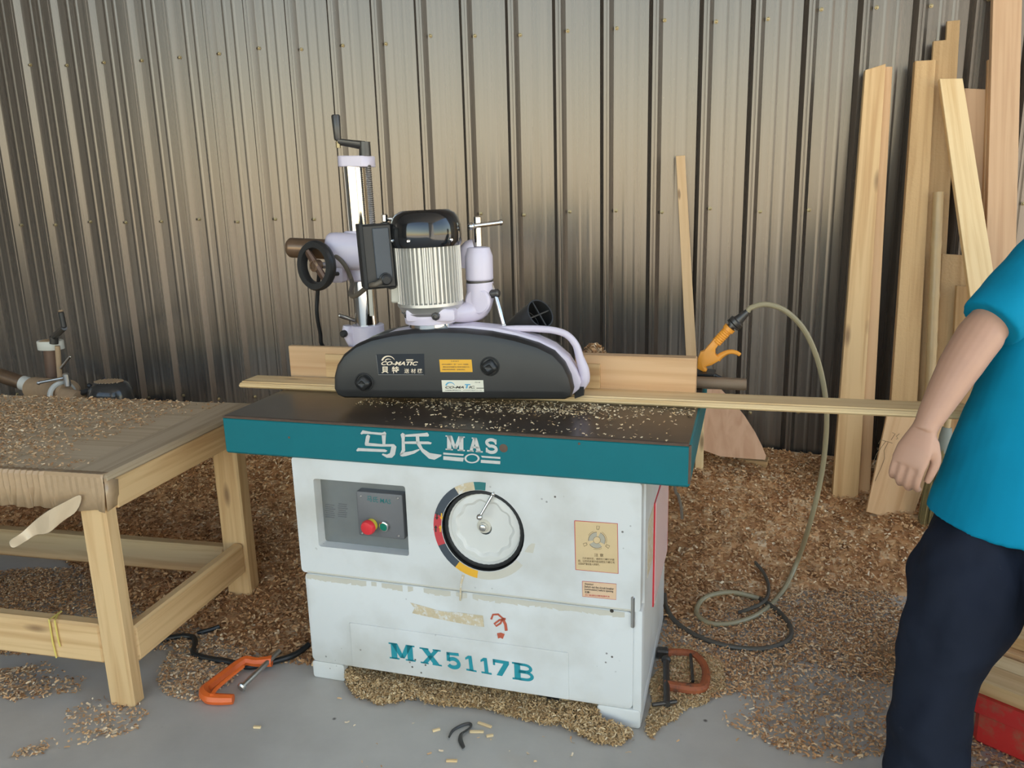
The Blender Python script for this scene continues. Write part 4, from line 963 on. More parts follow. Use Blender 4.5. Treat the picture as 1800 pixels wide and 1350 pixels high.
# column foot
fz = KP(640, 572).z; b0_ = Vector((cbase.x, cbase.y, TH)); tdir = cdir
def cat(z): return cb+cdir*((z-cb.z)/cdir.z)
m = MB().lathe([(.075, 0), (.075, .012), (.060, .02), (.058, fz-TH-.03), (.0585, fz-TH), (.055, fz-TH+.004), (.042, fz-TH+.004)], Vector((cat(TH).x, cat(TH).y, TH)), cdir, 40)
obj('column_foot', m, 'lavender', fd, smooth=30, label='lavender column foot bolted to the table')
lx = KP(612, 584, .532); m = MB().tube([lx+Vector((0, 0, .024)), lx, lx+Vector((.012, 0, -.04)), lx+Vector((.03, .01, -.075))], [.016, .021, .016, .008], 12, sub=3).tube([lx, lx+Vector((.05, .03, 0))], .022, 12)
obj('foot_lug', m, 'lavender', fd); obj('foot_bolt', MB().rod(lx+Vector((-.004, -.008, -.001)), lx+Vector((-.008, -.034, -.002)), .0125), 'black_rubber', fd)
obj('foot_lever', MB().rod(KP(595, 554, .55), KP(630, 565, .60), .0075), 'steel', fd, label='small steel locking lever')
sc2 = KP(652, 530, cv-.05); obj('depth_scale', MB().box(-.007, .007, -.002, .002, -.05, .055), 'plate_steel', fd, Matrix.Translation(sc2), smooth=0)
# swivel arm
sy = .155
def GP(px, py, y=sy): return FF @ FP(px, py, y)
st0, st1 = GP(843, 492), GP(841, 434)
sv = obj('swivel_post', MB().lathe([(.040, 0), (.0425, .004), (.0425, (st1-st0).length*.72), (.034, (st1-st0).length*.98), (.026, (st1-st0).length)], st0, st1-st0, 32), 'lavender', fd, smooth=30, label='lavender swivel post')
obj('swivel_gap', MB().lathe([(.041, 0), (.041, .006)], GP(843, 494)-Vector((0, 0, .003)), (0, 0, 1), 32), 'dark_steel', sv)
obj('swivel_bracket', MB().tube([GP(815, 470, .17), GP(822, 440, .17), GP(835, 432, .17)], [.022, .026, .022], 12, sub=3), 'lavender', sv)
obj('swivel_elbow', MB().tube([GP(843, 496), GP(844, 520), GP(838, 540), GP(822, 548, .135), GP(800, 552, .09), GP(788, 554, .06)], [.0425, .043, .041, .034, .024, .019], 20, sub=4), 'lavender', fd, label='lavender elbow to the motor clamp')
el = GP(843, 530, .13); obj('elbow_face', MB().lathe([(.035, 0), (.041, .006), (.041, .02)], GP(838, 530, .115), FF.to_3x3() @ Vector((.2, 1, 0)), 28), 'lavender', fd)
obj('post_shaft', MB().rod(GP(841, 434), GP(839, 380), .0125, .003, 18), 'chrome', sv, label='chrome spindle on the swivel post')
tbar = obj('t_handle', MB().rod(GP(826, 398, .125), GP(881, 391, .19), .0072, .002, 14).ball(GP(828, 398, .127), .0115, 12, 8).ball(GP(880, 391, .188), .009, 12, 8), 'chrome', fd, label='chrome cross handle')
obj('swivel_lever', MB().tube([GP(864, 498, .15), GP(872, 520, .13), GP(886, 572, .12)], [.005, .006, .0075], 12).ball(GP(886, 572, .12), .009, 10, 8), 'chrome', fd, label='chrome locking lever'); obj('lever_boss', MB().rod(GP(860, 517, .14), GP(878, 515, .13), .013), 'dark_steel', fd)
# dust port
d0, d1 = GP(898, 592, .235), GP(950, 551, .135); dx = (d1-d0).normalized(); Ld = (d1-d0).length
dp = obj('dust_port', MB().lathe([(.045, 0), (.045, Ld*.55), (.047, Ld*.56), (.047, Ld), (.043, Ld), (.043, Ld*.6)], d0, dx, 36, False).lathe([(.045, Ld*.45), (.0001, Ld*.45)], d0, dx, 24, False), 'black_plastic', fd, smooth=30, label='open black dust extraction port')
e = dx.orthogonal().normalized(); g_ = dx.cross(e); m = MB()
for q in (e*.7+g_*.7, e*.7-g_*.7): m.tube([d1-dx*.006-q*.043, d1-dx*.006+q*.043], .0028, 6)
obj('port_cross', m, 'black_plastic', dp)
# cables
c_ = [glw, glw+Vector((-.02, -.03, -.012)), GP(648, 503, .02), GP(625, 520, .10), GP(616, 516, .16), KP(619, 496, .47), KP(606, 466, .45), KP(590, 450, .45), KP(582, 448, .50)]
obj('motor_cable', MB().tube(c_, .0075, 10, sub=5), 'cable_dusty', fd)
obj('power_cable', MB().tube([KP(561, 480, .47), KP(558, 520, .50), KP(557, 550, .51), KP(563, 585, .54), KP(571, 612, .56), FM @ Vector((.13, .64, TH+.012)), FM @ Vector((.08, .70, TH+.008))], .007, 10, sub=5), 'cable_black', fd, label='black power cable hanging behind the fence')

# ------------------------------------------------------------------ work bench on the left
bn = thing('work_bench', 'rough pine work bench with taped corner and shavings on top', 'bench', FB @ Matrix.Translation((-.8, .4, 0)))
BZ = .748; BL_ = -1.75
sht = timber('top_board', 'bench_top', (BL_, -.14), (0, .80), (BZ-.022, BZ-.003), bn, FB, 'x', .004, label='dusty plywood bench top')
timber('edge_plank', 'weathered', (-.138, 0), (.0, .80), (BZ-.026, BZ), bn, FB, 'y', .007, label='frayed weathered edge plank')
timber('apron', 'pine', (-.048, -.010), (.045, .76), (.630, BZ-.027), bn, FB, 'y'); timber('apron', 'pine', (BL_+.02, -.05), (.012, .045), (.645, BZ-.024), bn, FB, 'x'); timber('apron', 'pine', (BL_+.02, -.05), (.72, .755), (.645, BZ-.024), bn, FB, 'x')
for x0, x1, y0, y1 in ((-.107, -.021, .001, .052), (-.112, -.012, .655, .72), (-1.65, -1.56, .001, .052), (-1.65, -1.56, .655, .72)): timber('leg', 'pine', (x0, x1), (y0, y1), (0, BZ-.028), bn, FB, 'z', .006)
timber('stretcher', 'pine', (-1.56, -.107), (.004, .048), (.138, .268), bn, FB, 'x', .008); timber('stretcher', 'pine', (-1.56, -.112), (.662, .712), (.10, .215), bn, FB, 'x', .008)
timber('stretcher', 'pine', (-.062, -.022), (.052, .655), (.125, .245), bn, FB, 'y', .008)
# packing tape wrapped round the front edge
m = MB(); n = 70; xs = np.linspace(-.72, -.004, n); rows = [(.02, BZ+.0015), (.0, BZ+.001), (-.006, BZ-.008), (-.006, .70), (-.007, .640)]
V = []
for i, x_ in enumerate(xs):
    w_ = .006*(i % 2)*(1 if (-.60 < x_ < -.20) else .25)
    for y_, z_ in rows: V.append((x_+(.0 if z_ > .65 else .012*math.sin(i*.9)), y_-w_, z_+(.004*math.sin(i*.7) if z_ < .65 else 0)))
k = len(rows); m.add(V, [(i*k+j, (i+1)*k+j, (i+1)*k+j+1, i*k+j+1) for i in range(n-1) for j in range(k-1)])
m.add([(-.004, .0-.006, .640), (-.004+.002, .0-.004, BZ-.01), (.0-.002, .05, BZ-.03), (-.015, .056, .640), (-.018, .056, .640)], [(0, 1, 2, 3)])
tw = obj('tape_wrap', m, 'tape', bn, FB, smooth=15, label='brown packing tape wrapped over the front edge'); tw.modifiers.new('thickness', 'SOLIDIFY').thickness = .0008
def BP(px, py, y): return in_frame(FB, px, py, 1, y)
ea = [(152, 858), (118, 880), (86, 893), (60, 914), (40, 934), (26, 944), (12, 950)]; eb = [(137, 905), (112, 913), (84, 945), (66, 938), (50, 950), (36, 958), (20, 968)]
yy = [-.010, -.035, -.055, -.04, -.055, -.065, -.06]
m = MB(); V = []
for i in range(7): V += [BP(*ea[i], yy[i]), BP(*eb[i], yy[i]-.01*(-1)**i)]
m.add(V, [(2*i, 2*i+1, 2*i+3, 2*i+2) for i in range(6)]); ts = obj('loose_tape', m, 'tape_pale', bn, FB, smooth=60, label='loose strip of packing tape hanging from the bench'); ts.modifiers.new('thickness', 'SOLIDIFY').thickness = .0008; sd_ = ts.modifiers.new('smooth', 'SUBSURF'); sd_.levels = 2; sd_.render_levels = 2
a = BP(90, 1100, .004); m = MB().tube([(a.x, .05, .272), (a.x, .0, .272), (a.x, -.001, .20), (a.x+.004, -.001, .145)], .0028, 6).tube([(a.x+.004, .03, .272), (a.x+.02, .0, .272), (a.x+.022, -.001, .20), (a.x+.025, -.001, .185)], .0028, 6)
obj('string', m, 'string_yellow', bn, FB, label='yellow string over the front stretcher')
n = 15000; x = RNG.uniform(BL_+.02, -.12, n); y = RNG.uniform(.03, .79, n); k = (fbm(x*1.5, y*2, 1.6)+.9*(y-.30)-.25*(x > -.25) > RNG.uniform(-.75, .35, n)); x, y = x[k], y[k]
Pb = np.array([FB @ Vector((a, b, BZ+c)) for a, b, c in zip(x, y, RNG.uniform(-.002, .004, len(x)))])
o = chips('bench_shavings', Pb, 'shavings', .006, .017, .002, .006, None, flat=.16, seed=21, tint=lambda r, n: r.beta(3.2, 2.0, n)); tag(o, 'loose shavings strewn across the bench top', 'wood shavings', kind='stuff')

# ------------------------------------------------------------------ second feeder behind the bench
Y2 = 3.36
def YP(px, py, y=Y2): return on_y(px, py, y)
bedz = YP(110, 722).z
bd = thing('machine_bed', 'low dusty machine bed behind the bench carrying a second feeder', 'machine', Matrix.Translation((-2.95, 3.36, 0)))
obj('bed_cabinet', MB().box(-3.40, -2.62, 3.20, 3.52, 0, bedz-.05, .012), 'grey_metal', bd); obj('bed_table', MB().box(-3.60, -2.60, 3.14, 3.60, bedz-.05, bedz, .006), 'cast_top', bd)
f2 = thing('power_feeder', 'dusty second power feeder with brown column and white collar behind the bench', 'power feeder', Matrix.Translation(YP(95, 696)))
c0, c1 = YP(97, 690), YP(90, 606); obj('column', MB().cyl(Vector((c0.x, c0.y, bedz)), c1, .038, n=28), 'dark_tube', f2); obj('lead_screw', MB().cyl(YP(106, 672, 3.32), YP(101, 608, 3.32), .012, n=10), 'dusty_tan', f2)
ca_, cb2 = YP(76, 605), YP(102, 607); m = MB(); rs = []
for z_, k in ((-.022, 1), (-.02, 1.03), (.018, 1.03), (.022, .98)):
    rs.append([ca_.lerp(cb2, .5)+Vector((.052*k*math.cos(t)+(.012 if math.cos(t) > 0 else -.012), .045*k*math.sin(t), z_)) for t in np.linspace(0, 2*PI, 33)[:-1]])
obj('collar', m.rings(rs), 'dusty_white', f2, label='dusty white collar'); obj('collar_dust', MB().lathe([(.045, 0), (.03, .004), (.001, .006)], ca_.lerp(cb2, .45)+Vector((0, 0, .022)), (0, 0, 1), 24), 'dusty_tan', f2)
k0, k1, k2, k3 = YP(95, 604, 3.33), YP(95, 592, 3.33), YP(113, 576, 3.20), YP(107, 548, 3.20)
ck = obj('crank', MB().cyl(k0, k1, .02, n=14).tube([k1, k2], [.016, .013], 10), 'dark_steel', f2); obj('grip', MB().rod(k2, k3, .012), 'black_plastic', ck); obj('grip_cap', MB().rod(k3, k3+Vector((0, 0, .008)), .012), 'dusty_tan', ck)
b0, b1 = YP(-60, 640), YP(62, 680); obj('cross_bar', MB().cyl(b0, b1, .036, n=24), 'brown_bar', f2); obj('bar_band', MB().cyl(b1.lerp(b0, .18), b1.lerp(b0, -.04), .0375, n=24), 'dusty_white', f2)
d0_, d1_ = YP(58, 683), YP(122, 690, 3.22); obj('carriage', MB().lathe([(.045, 0), (.06, .02), (.062, (d1_-d0_).length-.01), (.05, (d1_-d0_).length)], d0_, d1_-d0_, 28), 'dusty_tan', f2, label='dust covered carriage')
obj('ring', MB().torus(YP(110, 694, 3.20), (.9, -.4, 0), .058, .012, 30, 10), 'dusty_white', f2); obj('bar_end', MB().cyl(YP(112, 696, 3.20), YP(140, 702, 3.18), .04, n=20), 'dusty_tan', f2)
obj('t_handle', MB().rod(YP(67, 673, 3.16), YP(119, 663, 3.20), .007).ball(YP(68, 673, 3.16), .010, 10, 8), 'steel', f2); obj('handle_post', MB().rod(YP(120, 680, 3.2), YP(115, 656, 3.2), .015), 'steel', f2)
obj('pin', MB().rod(YP(106, 648, 3.3), YP(124, 626, 3.3), .006), 'chrome', f2, label='chrome pin')
mcx = YP(195, 697, 3.24); R2 = (YP(228, 697, 3.24)-mcx).x; hh = YP(195, 671, 3.24).z-mcx.z
dm = obj('fan_cover', MB().lathe([(R2, -(mcx.z-bedz)*.45), (R2, .0), (R2*.97, hh*.45), (R2*.8, hh*.85), (R2*.6, hh), (.001, hh)], mcx, (0, 0, 1), 40), 'glass_dusty', f2, smooth=50, label='dusty dark motor fan cover'); m = MB()
for i in range(9): m.tube([mcx+Vector((-R2*.6+i*R2*.15, -R2*.45*math.sqrt(max(.05, 1-((i-4)/4.6)**2)), hh+.002)), mcx+Vector((-R2*.6+i*R2*.15, R2*.45*math.sqrt(max(.05, 1-((i-4)/4.6)**2)), hh+.002))], .004, 6)
obj('grille', m, 'dusty_tan', dm); obj('motor', MB().cyl(Vector((mcx.x, mcx.y, bedz)), mcx-Vector((0, 0, (mcx.z-bedz)*.4)), R2*.95, n=32), 'grey_metal', f2)
obj('handle', MB().rod(YP(137, 692, 3.2), YP(160, 686, 3.2), .014).ball(YP(157, 678, 3.2), .012, 12, 8).tube([YP(160, 688, 3.25), YP(186, 665, 3.3)], .008, 8), 'black_plastic', f2)

# ------------------------------------------------------------------ boards leaning on the wall
def drop(px, py, r=0.0):
    z = .05
    for _ in range(12): p = on_z(px, py, z); z = .5*z+.5*(float(Hpile(p.x, p.y))+r)
    return on_z(px, py, z)
def on_lean(px, py, off):
    """a pixel on the leaning plane of the stack, off metres in front of its rearmost layer"""
    d = ray(px, py); k = .131; return CAM + d*((3.44-off-k*.25-(CAM.y-k*CAM.z))/(d.y-k*d.z))
def lean(name, mat, bl, br, tr_, tl, label, yt=WY-.05, t=.022, cat='board', yb=None, group=None, notch=None, sink=.03):
    mid = ((bl[0]+br[0])/2, (bl[1]+br[1])/2); off = WY-.05-yt
    lowp = (lambda a, b: on_lean(a, b, off)) if yb is None else (lambda a, b: on_y(a, b, yb)); topp = lowp if yb is None else (lambda a, b: on_y(a, b, yt))
    A, B = lowp(*bl), lowp(*br); D_, C_ = topp(*tl), topp(*tr_)
    lo = (A+B)/2; hi = (C_+D_)/2; ax = (hi-lo).normalized(); s_ = 0.0
    while s_ < .45 and (lo-ax*s_).z > float(Hpile((lo-ax*s_).x, (lo-ax*s_).y))-.01: s_ += .01
    sink = max(sink, s_); A = A-ax*sink; B = B-ax*sink
    wd = (B-A).normalized(); nrm = ax.cross(wd).normalized()
    if nrm.y < 0: nrm = -nrm
    yv = nrm.cross(ax); M_ = Matrix(((ax.x, yv.x, nrm.x, lo.x), (ax.y, yv.y, nrm.y, lo.y), (ax.z, yv.z, nrm.z, lo.z), (0, 0, 0, 1))); Mi = M_.inverted()
    out = [A, B, C_, D_] if notch is None else [A, B]+[topp(*p) for p in notch]
    L_ = [Mi @ p for p in out]; k = len(L_); c = .0015
    ctr = sum(L_, Vector())/k
    def sh(p, z): return Vector((p.x, p.y, z))
    ins = inset([Vector((p.x, p.y)) for p in L_], c)
    m = MB().rings([[Vector((q.x, q.y, 0)) for q in ins], [sh(p, c) for p in L_], [sh(p, t) for p in L_]])
    o = obj(name, m, mat, None, M_, smooth=0); return tag(o, label, cat, group)
lean('tongue_board', 'pine', (1464, 862), (1509, 866), (1557, 112), (1521, 123), 'pale knotty pine board leaning in front of its thinner twin left of the dark gap', t=.03, yt=WY-.085)
lean('tongue_board', 'pine_fence', (1492, 868), (1529, 869), (1569, 117), (1540, 117), 'narrow pinkish pine board leaning just behind the knotty one', yt=WY-.05, t=.02)
lean('rough_board', 'rough_sawn', (1556, 852), (1605, 856), (1645, 105), (1609, 107), 'rough sawn board with yellow stains and a split top corner', yt=WY-.085, t=.03)
lean('notched_board', 'rough_sawn', (1588, 850), (1640, 850), (1688, 36), (1640, 70), 'tall rough board with a stepped notch cut in its top', yt=WY-.05, t=.015, notch=[(1688, 35), (1665, 37), (1663, 70), (1641, 72)])
lean('short_board', 'rough_sawn', (1632, 840), (1690, 845), (1702, 449), (1656, 446), 'short wide rough board standing behind the bamboo pole', yt=WY-.085, t=.03)
lean('short_board', 'pine_old', (1662, 850), (1716, 850), (1722, 505), (1682, 502), 'short smooth yellowish board standing before the short rough one', yt=WY-.125, t=.02)
lean('red_board', 'red_board', (1688, 850), (1742, 850), (1735, 157), (1696, 155), 'reddish finely sawn board behind the crossing pale board', yt=WY-.05, t=.015)
lean('thin_board', 'pine_fence', (1712, 850), (1735, 850), (1747, 102), (1737, 105), 'thin narrow board edging the tallest board', yt=WY-.07, t=.018)
lean('tall_board', 'red_board', (1722, 850), (1776, 850), (1798, -45), (1747, -45), 'tallest light brown board at the right of the leaning stack', yt=WY-.10, t=.025)
lean('crossing_board', 'pine_pale', (1750, 850), (1806, 845), (1692, 138), (1652, 138), 'pale knotty board leaning the opposite way across the stack', yt=WY-.15, t=.028, yb=3.20)
pj = lean('marked_panel', 'pine_fence', (1535, 858), (1612, 880), (1672, 725), (1561, 718), 'low wide panel with pencil marks standing in the shavings', yt=3.36, t=.012, yb=3.28, cat='panel')
m = MB()
for pts, w_ in (([(243, 603), (268, 612), (232, 668)], 5), ([(305, 612), (278, 635), (292, 655), (275, 660)], 5), ([(120, 700), (140, 665), (245, 695)], 4), ([(185, 680), (110, 780), (60, 900)], 4), ([(205, 690), (170, 760), (175, 830), (140, 920), (90, 1030)], 4), ([(105, 740), (130, 735), (110, 755)], 4)):
    for q in stroke(pts, w_):
        V = []
        for p in q:
            V.append(WM[pj.name] @ in_frame(WM[pj.name], 1520+p.x/5, 640+p.y/5, 2, -.0012))
        m.poly(V)
obj('pencil_marks', m, 'print_brown', pj, None, smooth=0, norm=False, label='pencilled number 25 and outlines')
p0, p1 = on_lean(1627, 868, .062), on_lean(1650, 338, .062); m = MB(); L_ = (p1-p0).length; pr2 = []
for i in range(7):
    h_ = L_*i/6; pr2 += [(.0195, max(0, h_-.02)), (.0215, h_), (.0195, min(L_, h_+.02))]
bo = obj('bamboo_pole', MB().lathe(pr2, p0, p1-p0, 18), 'bamboo', None); tag(bo, 'shiny bamboo pole leaning before the notched board', 'pole')
p0, p1 = on_y(1222, 800, 3.45), on_y(1196, 274, WY-.05)
st = lean('wooden_handle', 'handle_wood', (1216, 830), (1236, 830), (1204, 273), (1188, 274), 'slim wooden tool handle leaning on the wall behind the fence', yt=WY-.055, t=.026, cat='handle', yb=3.57)
# plywood offcut with a curved edge
ys = 3.46
pts = [on_y(a, b, ys) for a, b in [(1226, 690), (1268, 690), (1290, 712), (1310, 735), (1328, 762), (1340, 785), (1346, 800), (1344, 806), (1300, 803), (1265, 800), (1236, 790), (1228, 800)]]
pts = [p+Vector((0, (p.z-.4)*.28, 0)) for p in pts]; lo = pts[0]; m = MB(); rs = [[p for p in pts], [p+Vector((0, .014, 0)) for p in pts]]
M_ = Matrix.Translation(on_y(1280, 800, ys)) @ Matrix.Rotation(-PI/2, 4, 'Y'); m.rings(rs); m.xf(M_.inverted())
o = obj('plywood_offcut', m, 'veneer', None, M_, smooth=0); tag(o, 'reddish plywood offcut with one curved edge standing in the shavings', 'plywood')
lean('plank_end', 'pine_pale', (1222, 806), (1237, 804), (1238, 722), (1226, 722), 'pale plank end showing beside the table corner', yt=3.44, t=.012, yb=3.425)
# low slab in the shavings under the offcut
sl = drop(1325, 812); M_ = Matrix.Translation(sl) @ Matrix.Rotation(math.radians(-12), 4, 'Z'); o = obj('wood_slab', MB().box(-.07, .06, -.02, .06, -.02, .012, .003), 'pine_old', None, M_); tag(o, 'small pale slab half buried under the plywood offcut', 'wood block')
# straw broom
bb, bt = on_y(1642, 896, 3.20), on_y(1660, 782, 3.215); bb.z = float(Hpile(bb.x, bb.y)); br_ = thing('broom', 'straw broom with grey binding tucked behind the marked panel', 'broom', Matrix.Translation(bb))
top = bt+(bt-bb).normalized()*.75+Vector((.05, .30, 0)); ax = (bt-bb).normalized(); e = ax.orthogonal().normalized(); g_ = ax.cross(e); m = MB(); r = random.Random(4)
for i in range(260):
    a = r.uniform(0, 2*PI); q = math.sqrt(r.uniform(0, 1)); d = e*math.cos(a)*q+g_*math.sin(a)*q
    s0 = bt+d*.022; s1 = bb+d*.055+Vector((0, 0, r.uniform(-.005, .03))); m.tube([s0, s0.lerp(s1, .55)+d*.01, s1], [.0022, .002, .0012], 4, caps=False)
o = obj('bristles', m, 'straw', br_, smooth=0, norm=False, label='straw bristles'); o['kind'] = 'stuff'
obj('binding', MB().lathe([(.024, -.01), (.026, .0), (.022, .06), (.017, .09)], bt-ax*.02, ax, 18), 'straw_wrap', br_, label='grey cloth binding'); obj('broom_handle', MB().rod(bt, bt+ax*.26, .012), 'bamboo', br_)

# ------------------------------------------------------------------ air gun, hose, rod and clamp block at the back corner of the table
def QP(px, py, y=.62): return FM @ MP(px, py, y)
ra, rb = MP(1205, 678, .60), MP(1312, 684, .60); ra.z = TH+.0195; rb.z = TH+.0195; RM = FM @ beam_matrix(ra, rb)
o = obj('round_rod', MB().lathe([(.017, 0), (.0195, .003), (.0195, (rb-ra).length-.006), (.016, (rb-ra).length)], (0, 0, 0), (1, 0, 0), 20), 'brown_rod', None, RM); tag(o, 'short dark wooden rod jutting past the table corner', 'rod')
bz0 = TH; g0 = MP(1232, 655, .655); ck2 = thing('clamp_block', 'small dusty steel block behind the fence under the air gun', 'block', FM @ Matrix.Translation((g0.x, .68, TH)))
g0.z = min(MP(1190+a/4.5, 520+b/4.5, .68).z for a, b in ((232, 597), (210, 598)))-.013
obj('block', MB().box(g0.x-.045, g0.x+.03, .655, .72, TH, g0.z+.004, .004), 'dark_steel', ck2, FM); obj('block_top', MB().box(g0.x-.05, g0.x+.045, .64, .72, g0.z+.004, g0.z+.014, .003), 'black_plastic', ck2, FM)
tp = Vector((g0.x+.04, .66, g0.z+.008)); obj('tab', MB().tube([tp, tp+Vector((.03, 0, -.012)), tp+Vector((.05, 0, -.03))], [.006, .005, .006], 8), 'black_plastic', ck2, FM)
gun = thing('air_gun', 'orange air blow gun with lever hung by the fence', 'air gun', FM @ Matrix.Translation(MP(1238, 648, .68)))
def AP(px, py, y=.68): return MP(px, py, y)
def xz(pts, y=.68): return [(p.x, p.z) for p in (AP(1190+a/4.5, 520+b/4.5, y) for a, b in pts)]
obj('gun_body', MB().prism(xz([(160, 570), (165, 490), (185, 440), (215, 430), (300, 330), (345, 365), (305, 420), (305, 455), (335, 490), (325, 515), (275, 545), (225, 560), (240, 580), (232, 597), (210, 598), (175, 580)]), .667, .693, .005, None, .005), 'blow_orange', gun, FM, smooth=30, label='orange pistol body')
gp0, gp1 = AP(1190+310/4.5, 520+370/4.5), AP(1190+410/4.5, 520+262/4.5); gd = gp1-gp0; m = MB(); pr3 = []
for i in range(15): pr3.append((.0165 if i % 2 else .0150, gd.length*i/16))
pr3 += [(.0155, gd.length*.9), (.0195, gd.length*.91), (.0195, gd.length*1.12), (.014, gd.length*1.13)]
obj('grip', MB().lathe(pr3, gp0, gd, 20), 'blow_orange', gun, FM, smooth=25)
lv = [AP(1190+a/4.5, 520+b/4.5) for a, b in [(318, 500), (345, 475), (390, 450), (430, 442), (470, 450), (500, 468)]]
obj('lever', MB().tube(lv, [.012, .010, .008, .0075, .007, .006], 10, sub=3), 'blow_orange', gun, FM, label='orange squeeze lever')
c0, c1 = gp0+gd*1.12, AP(1190+560/4.5, 520+125/4.5); cl = (c1-c0).length
obj('coupling', MB().lathe([(.013, 0), (.013, cl*.1), (.024, cl*.12), (.024, cl*.2), (.021, cl*.22), (.024, cl*.25), (.024, cl*.4), (.017, cl*.45), (.014, cl*.7), (.010, cl)], c0, c1-c0, 20), 'dark_steel', gun, FM, label='dark quick coupling')
def WPt(px, py, y): return on_y(px, py, y)
yg = (FM @ c1).y
hs = [FM @ c1, WPt(1320, 541, yg), WPt(1345, 535, yg+.01), WPt(1378, 545, yg+.02), WPt(1410, 575, yg+.04), WPt(1432, 618, yg+.06), WPt(1446, 668, yg+.08), WPt(1453, 725, yg+.10), WPt(1450, 790, yg+.13), WPt(1441, 850, yg+.16), WPt(1425, 915, yg+.19)]
fl1 = [(1402, 985), (1375, 1040), (1335, 1078), (1285, 1096), (1243, 1094), (1224, 1074), (1240, 1050), (1285, 1041), (1335, 1052)]
fl2 = [(1335, 1052), (1372, 1078), (1391, 1108), (1378, 1130), (1335, 1141), (1280, 1136), (1230, 1120), (1192, 1097), (1172, 1070), (1168, 1045)]
h1_ = [drop(a, b, .012+(.03 if i == 0 else 0)) for i, (a, b) in enumerate(fl1)]; h2_ = [drop(a, b, .010) for a, b in fl2]
ho = obj('air_hose', MB().tube(hs+h1_, .0088, 10, sub=6), 'hose', None); tag(ho, 'dull yellow air hose arching from the air gun down to the shavings', 'hose')
obj('hose_end', MB().tube([h1_[-1]]+h2_[1:], .0088, 10, sub=6), 'hose_dark', ho, label='dark coiled end of the hose')
o = obj('loose_cable', MB().tube([drop(a, b, .008+h_) for a, b, h_ in [(1327, 988, 0), (1343, 1008, .004), (1351, 1030, .014), (1348, 1050, .020), (1336, 1062, .020), (1318, 1070, .018), (1298, 1077, 0)]], .0065, 8, sub=5), 'hose_dark', None); tag(o, 'short dark cable end poking from the shavings beside the hose coil', 'cable')
o = obj('hanging_wire', MB().tube([FM @ Vector((MP(1186, 855, .5).x-.012, .5, TH-TT+.004)), QP(1186, 855, .5), QP(1192, 870, .5), QP(1197, 890, .5), QP(1199, 912, .5)], .005, 8, sub=4), 'cable_dusty', None); tag(o, 'thin dusty wire hanging below the table corner', 'wire')

# ------------------------------------------------------------------ things on the floor
def floorpath(pts, r): return [drop(a, b, r) for a, b in pts]
cl_ = thing('g_clamp', 'orange G-clamp with grey screw lying on concrete beside the bench', 'clamp', Matrix.Translation(drop(420, 1200)))
obj('clamp_frame', MB().tube([drop(a, b, h_) for a, b, h_ in [(410, 1229, .016), (385, 1229, .017), (366, 1226, .018), (360, 1215, .018), (374, 1202, .020), (400, 1182, .028), (422, 1166, .034), (434, 1161, .035), (452, 1164, .035), (478, 1162, .036)]], [.015, .017, .018, .018, .017, .016, .016, .016, .015, .019], 8, sub=3), 'orange_paint', cl_, smooth=40, label='orange cast frame')
obj('frame_rib', MB().tube([drop(a, b, h_) for a, b, h_ in [(372, 1222, .034), (380, 1211, .036), (404, 1190, .044), (428, 1171, .050)]], .006, 6, sub=2), 'orange_paint', cl_)
s0, s1 = drop(424, 1209, .024), drop(491, 1144, .044); obj('clamp_screw', MB().cyl(s0, s1, .0085, n=14), 'steel', cl_, label='grey steel screw'); obj('screw_pad', MB().lathe([(.010, -.004), (.015, 0), (.015, .006), (.009, .010)], s0, s1-s0, 18), 'steel', cl_)
cr_ = thing('g_clamp', 'rusty G-clamp half buried in sawdust beside the white machine', 'clamp', Matrix.Translation(drop(1200, 1190)))
obj('clamp_frame', MB().tube(floorpath([(1168, 1148), (1195, 1147), (1222, 1152), (1240, 1175), (1238, 1205), (1222, 1212), (1195, 1209), (1168, 1205)], .014), [.014, .013, .013, .012, .015, .018, .017, .018], 10, sub=3), 'rust_orange', cr_)
pd = drop(1166, 1148, .016); obj('jaw_pad', MB().box(-.022, .016, -.016, .016, -.014, .016, .005), 'dark_steel', cr_, Matrix.Translation(pd))
s0, s1 = drop(1171, 1160, .022), drop(1172, 1238, .022); obj('clamp_screw', MB().cyl(s0, s1, .010, n=14).ball(s0, .015, 12, 8), 'dark_steel', cr_); obj('tommy_bar', MB().rod(drop(1146, 1239, .022), drop(1190, 1233, .022), .006), 'dark_steel', cr_)
obj('frame_rod', MB().cyl(drop(1214, 1151, .018), drop(1218, 1198, .018), .005, n=8), 'dark_steel', cr_)
o = obj('power_cable', MB().tube(floorpath([(235, 1140), (300, 1121), (336, 1119), (343, 1130), (340, 1147), (352, 1154), (380, 1160), (405, 1164), (440, 1172), (492, 1160), (520, 1150), (543, 1133)], .010), .0098, 10, sub=5), 'cable_black', None); tag(o, 'black power cable curving over the shavings behind the orange clamp', 'cable')
o = obj('cable_piece', MB().tube(floorpath([(348, 1113), (358, 1110), (372, 1106), (386, 1101)], .010), .008, 8, sub=4), 'cable_black', None); tag(o, 'short black cable end under the bench stretcher', 'cable')
m = MB().tube(floorpath([(789, 1296), (796, 1284), (812, 1275), (825, 1272), (828, 1277), (818, 1285), (811, 1290), (809, 1300), (815, 1314)], .006), [.003, .004, .0045, .0045, .004, .005, .006, .007, .005], 8, sub=4, flat=.5)
o = obj('metal_strip', m, 'dark_steel', None); tag(o, 'bent dark metal strip lying on concrete before the machine', 'metal strip')
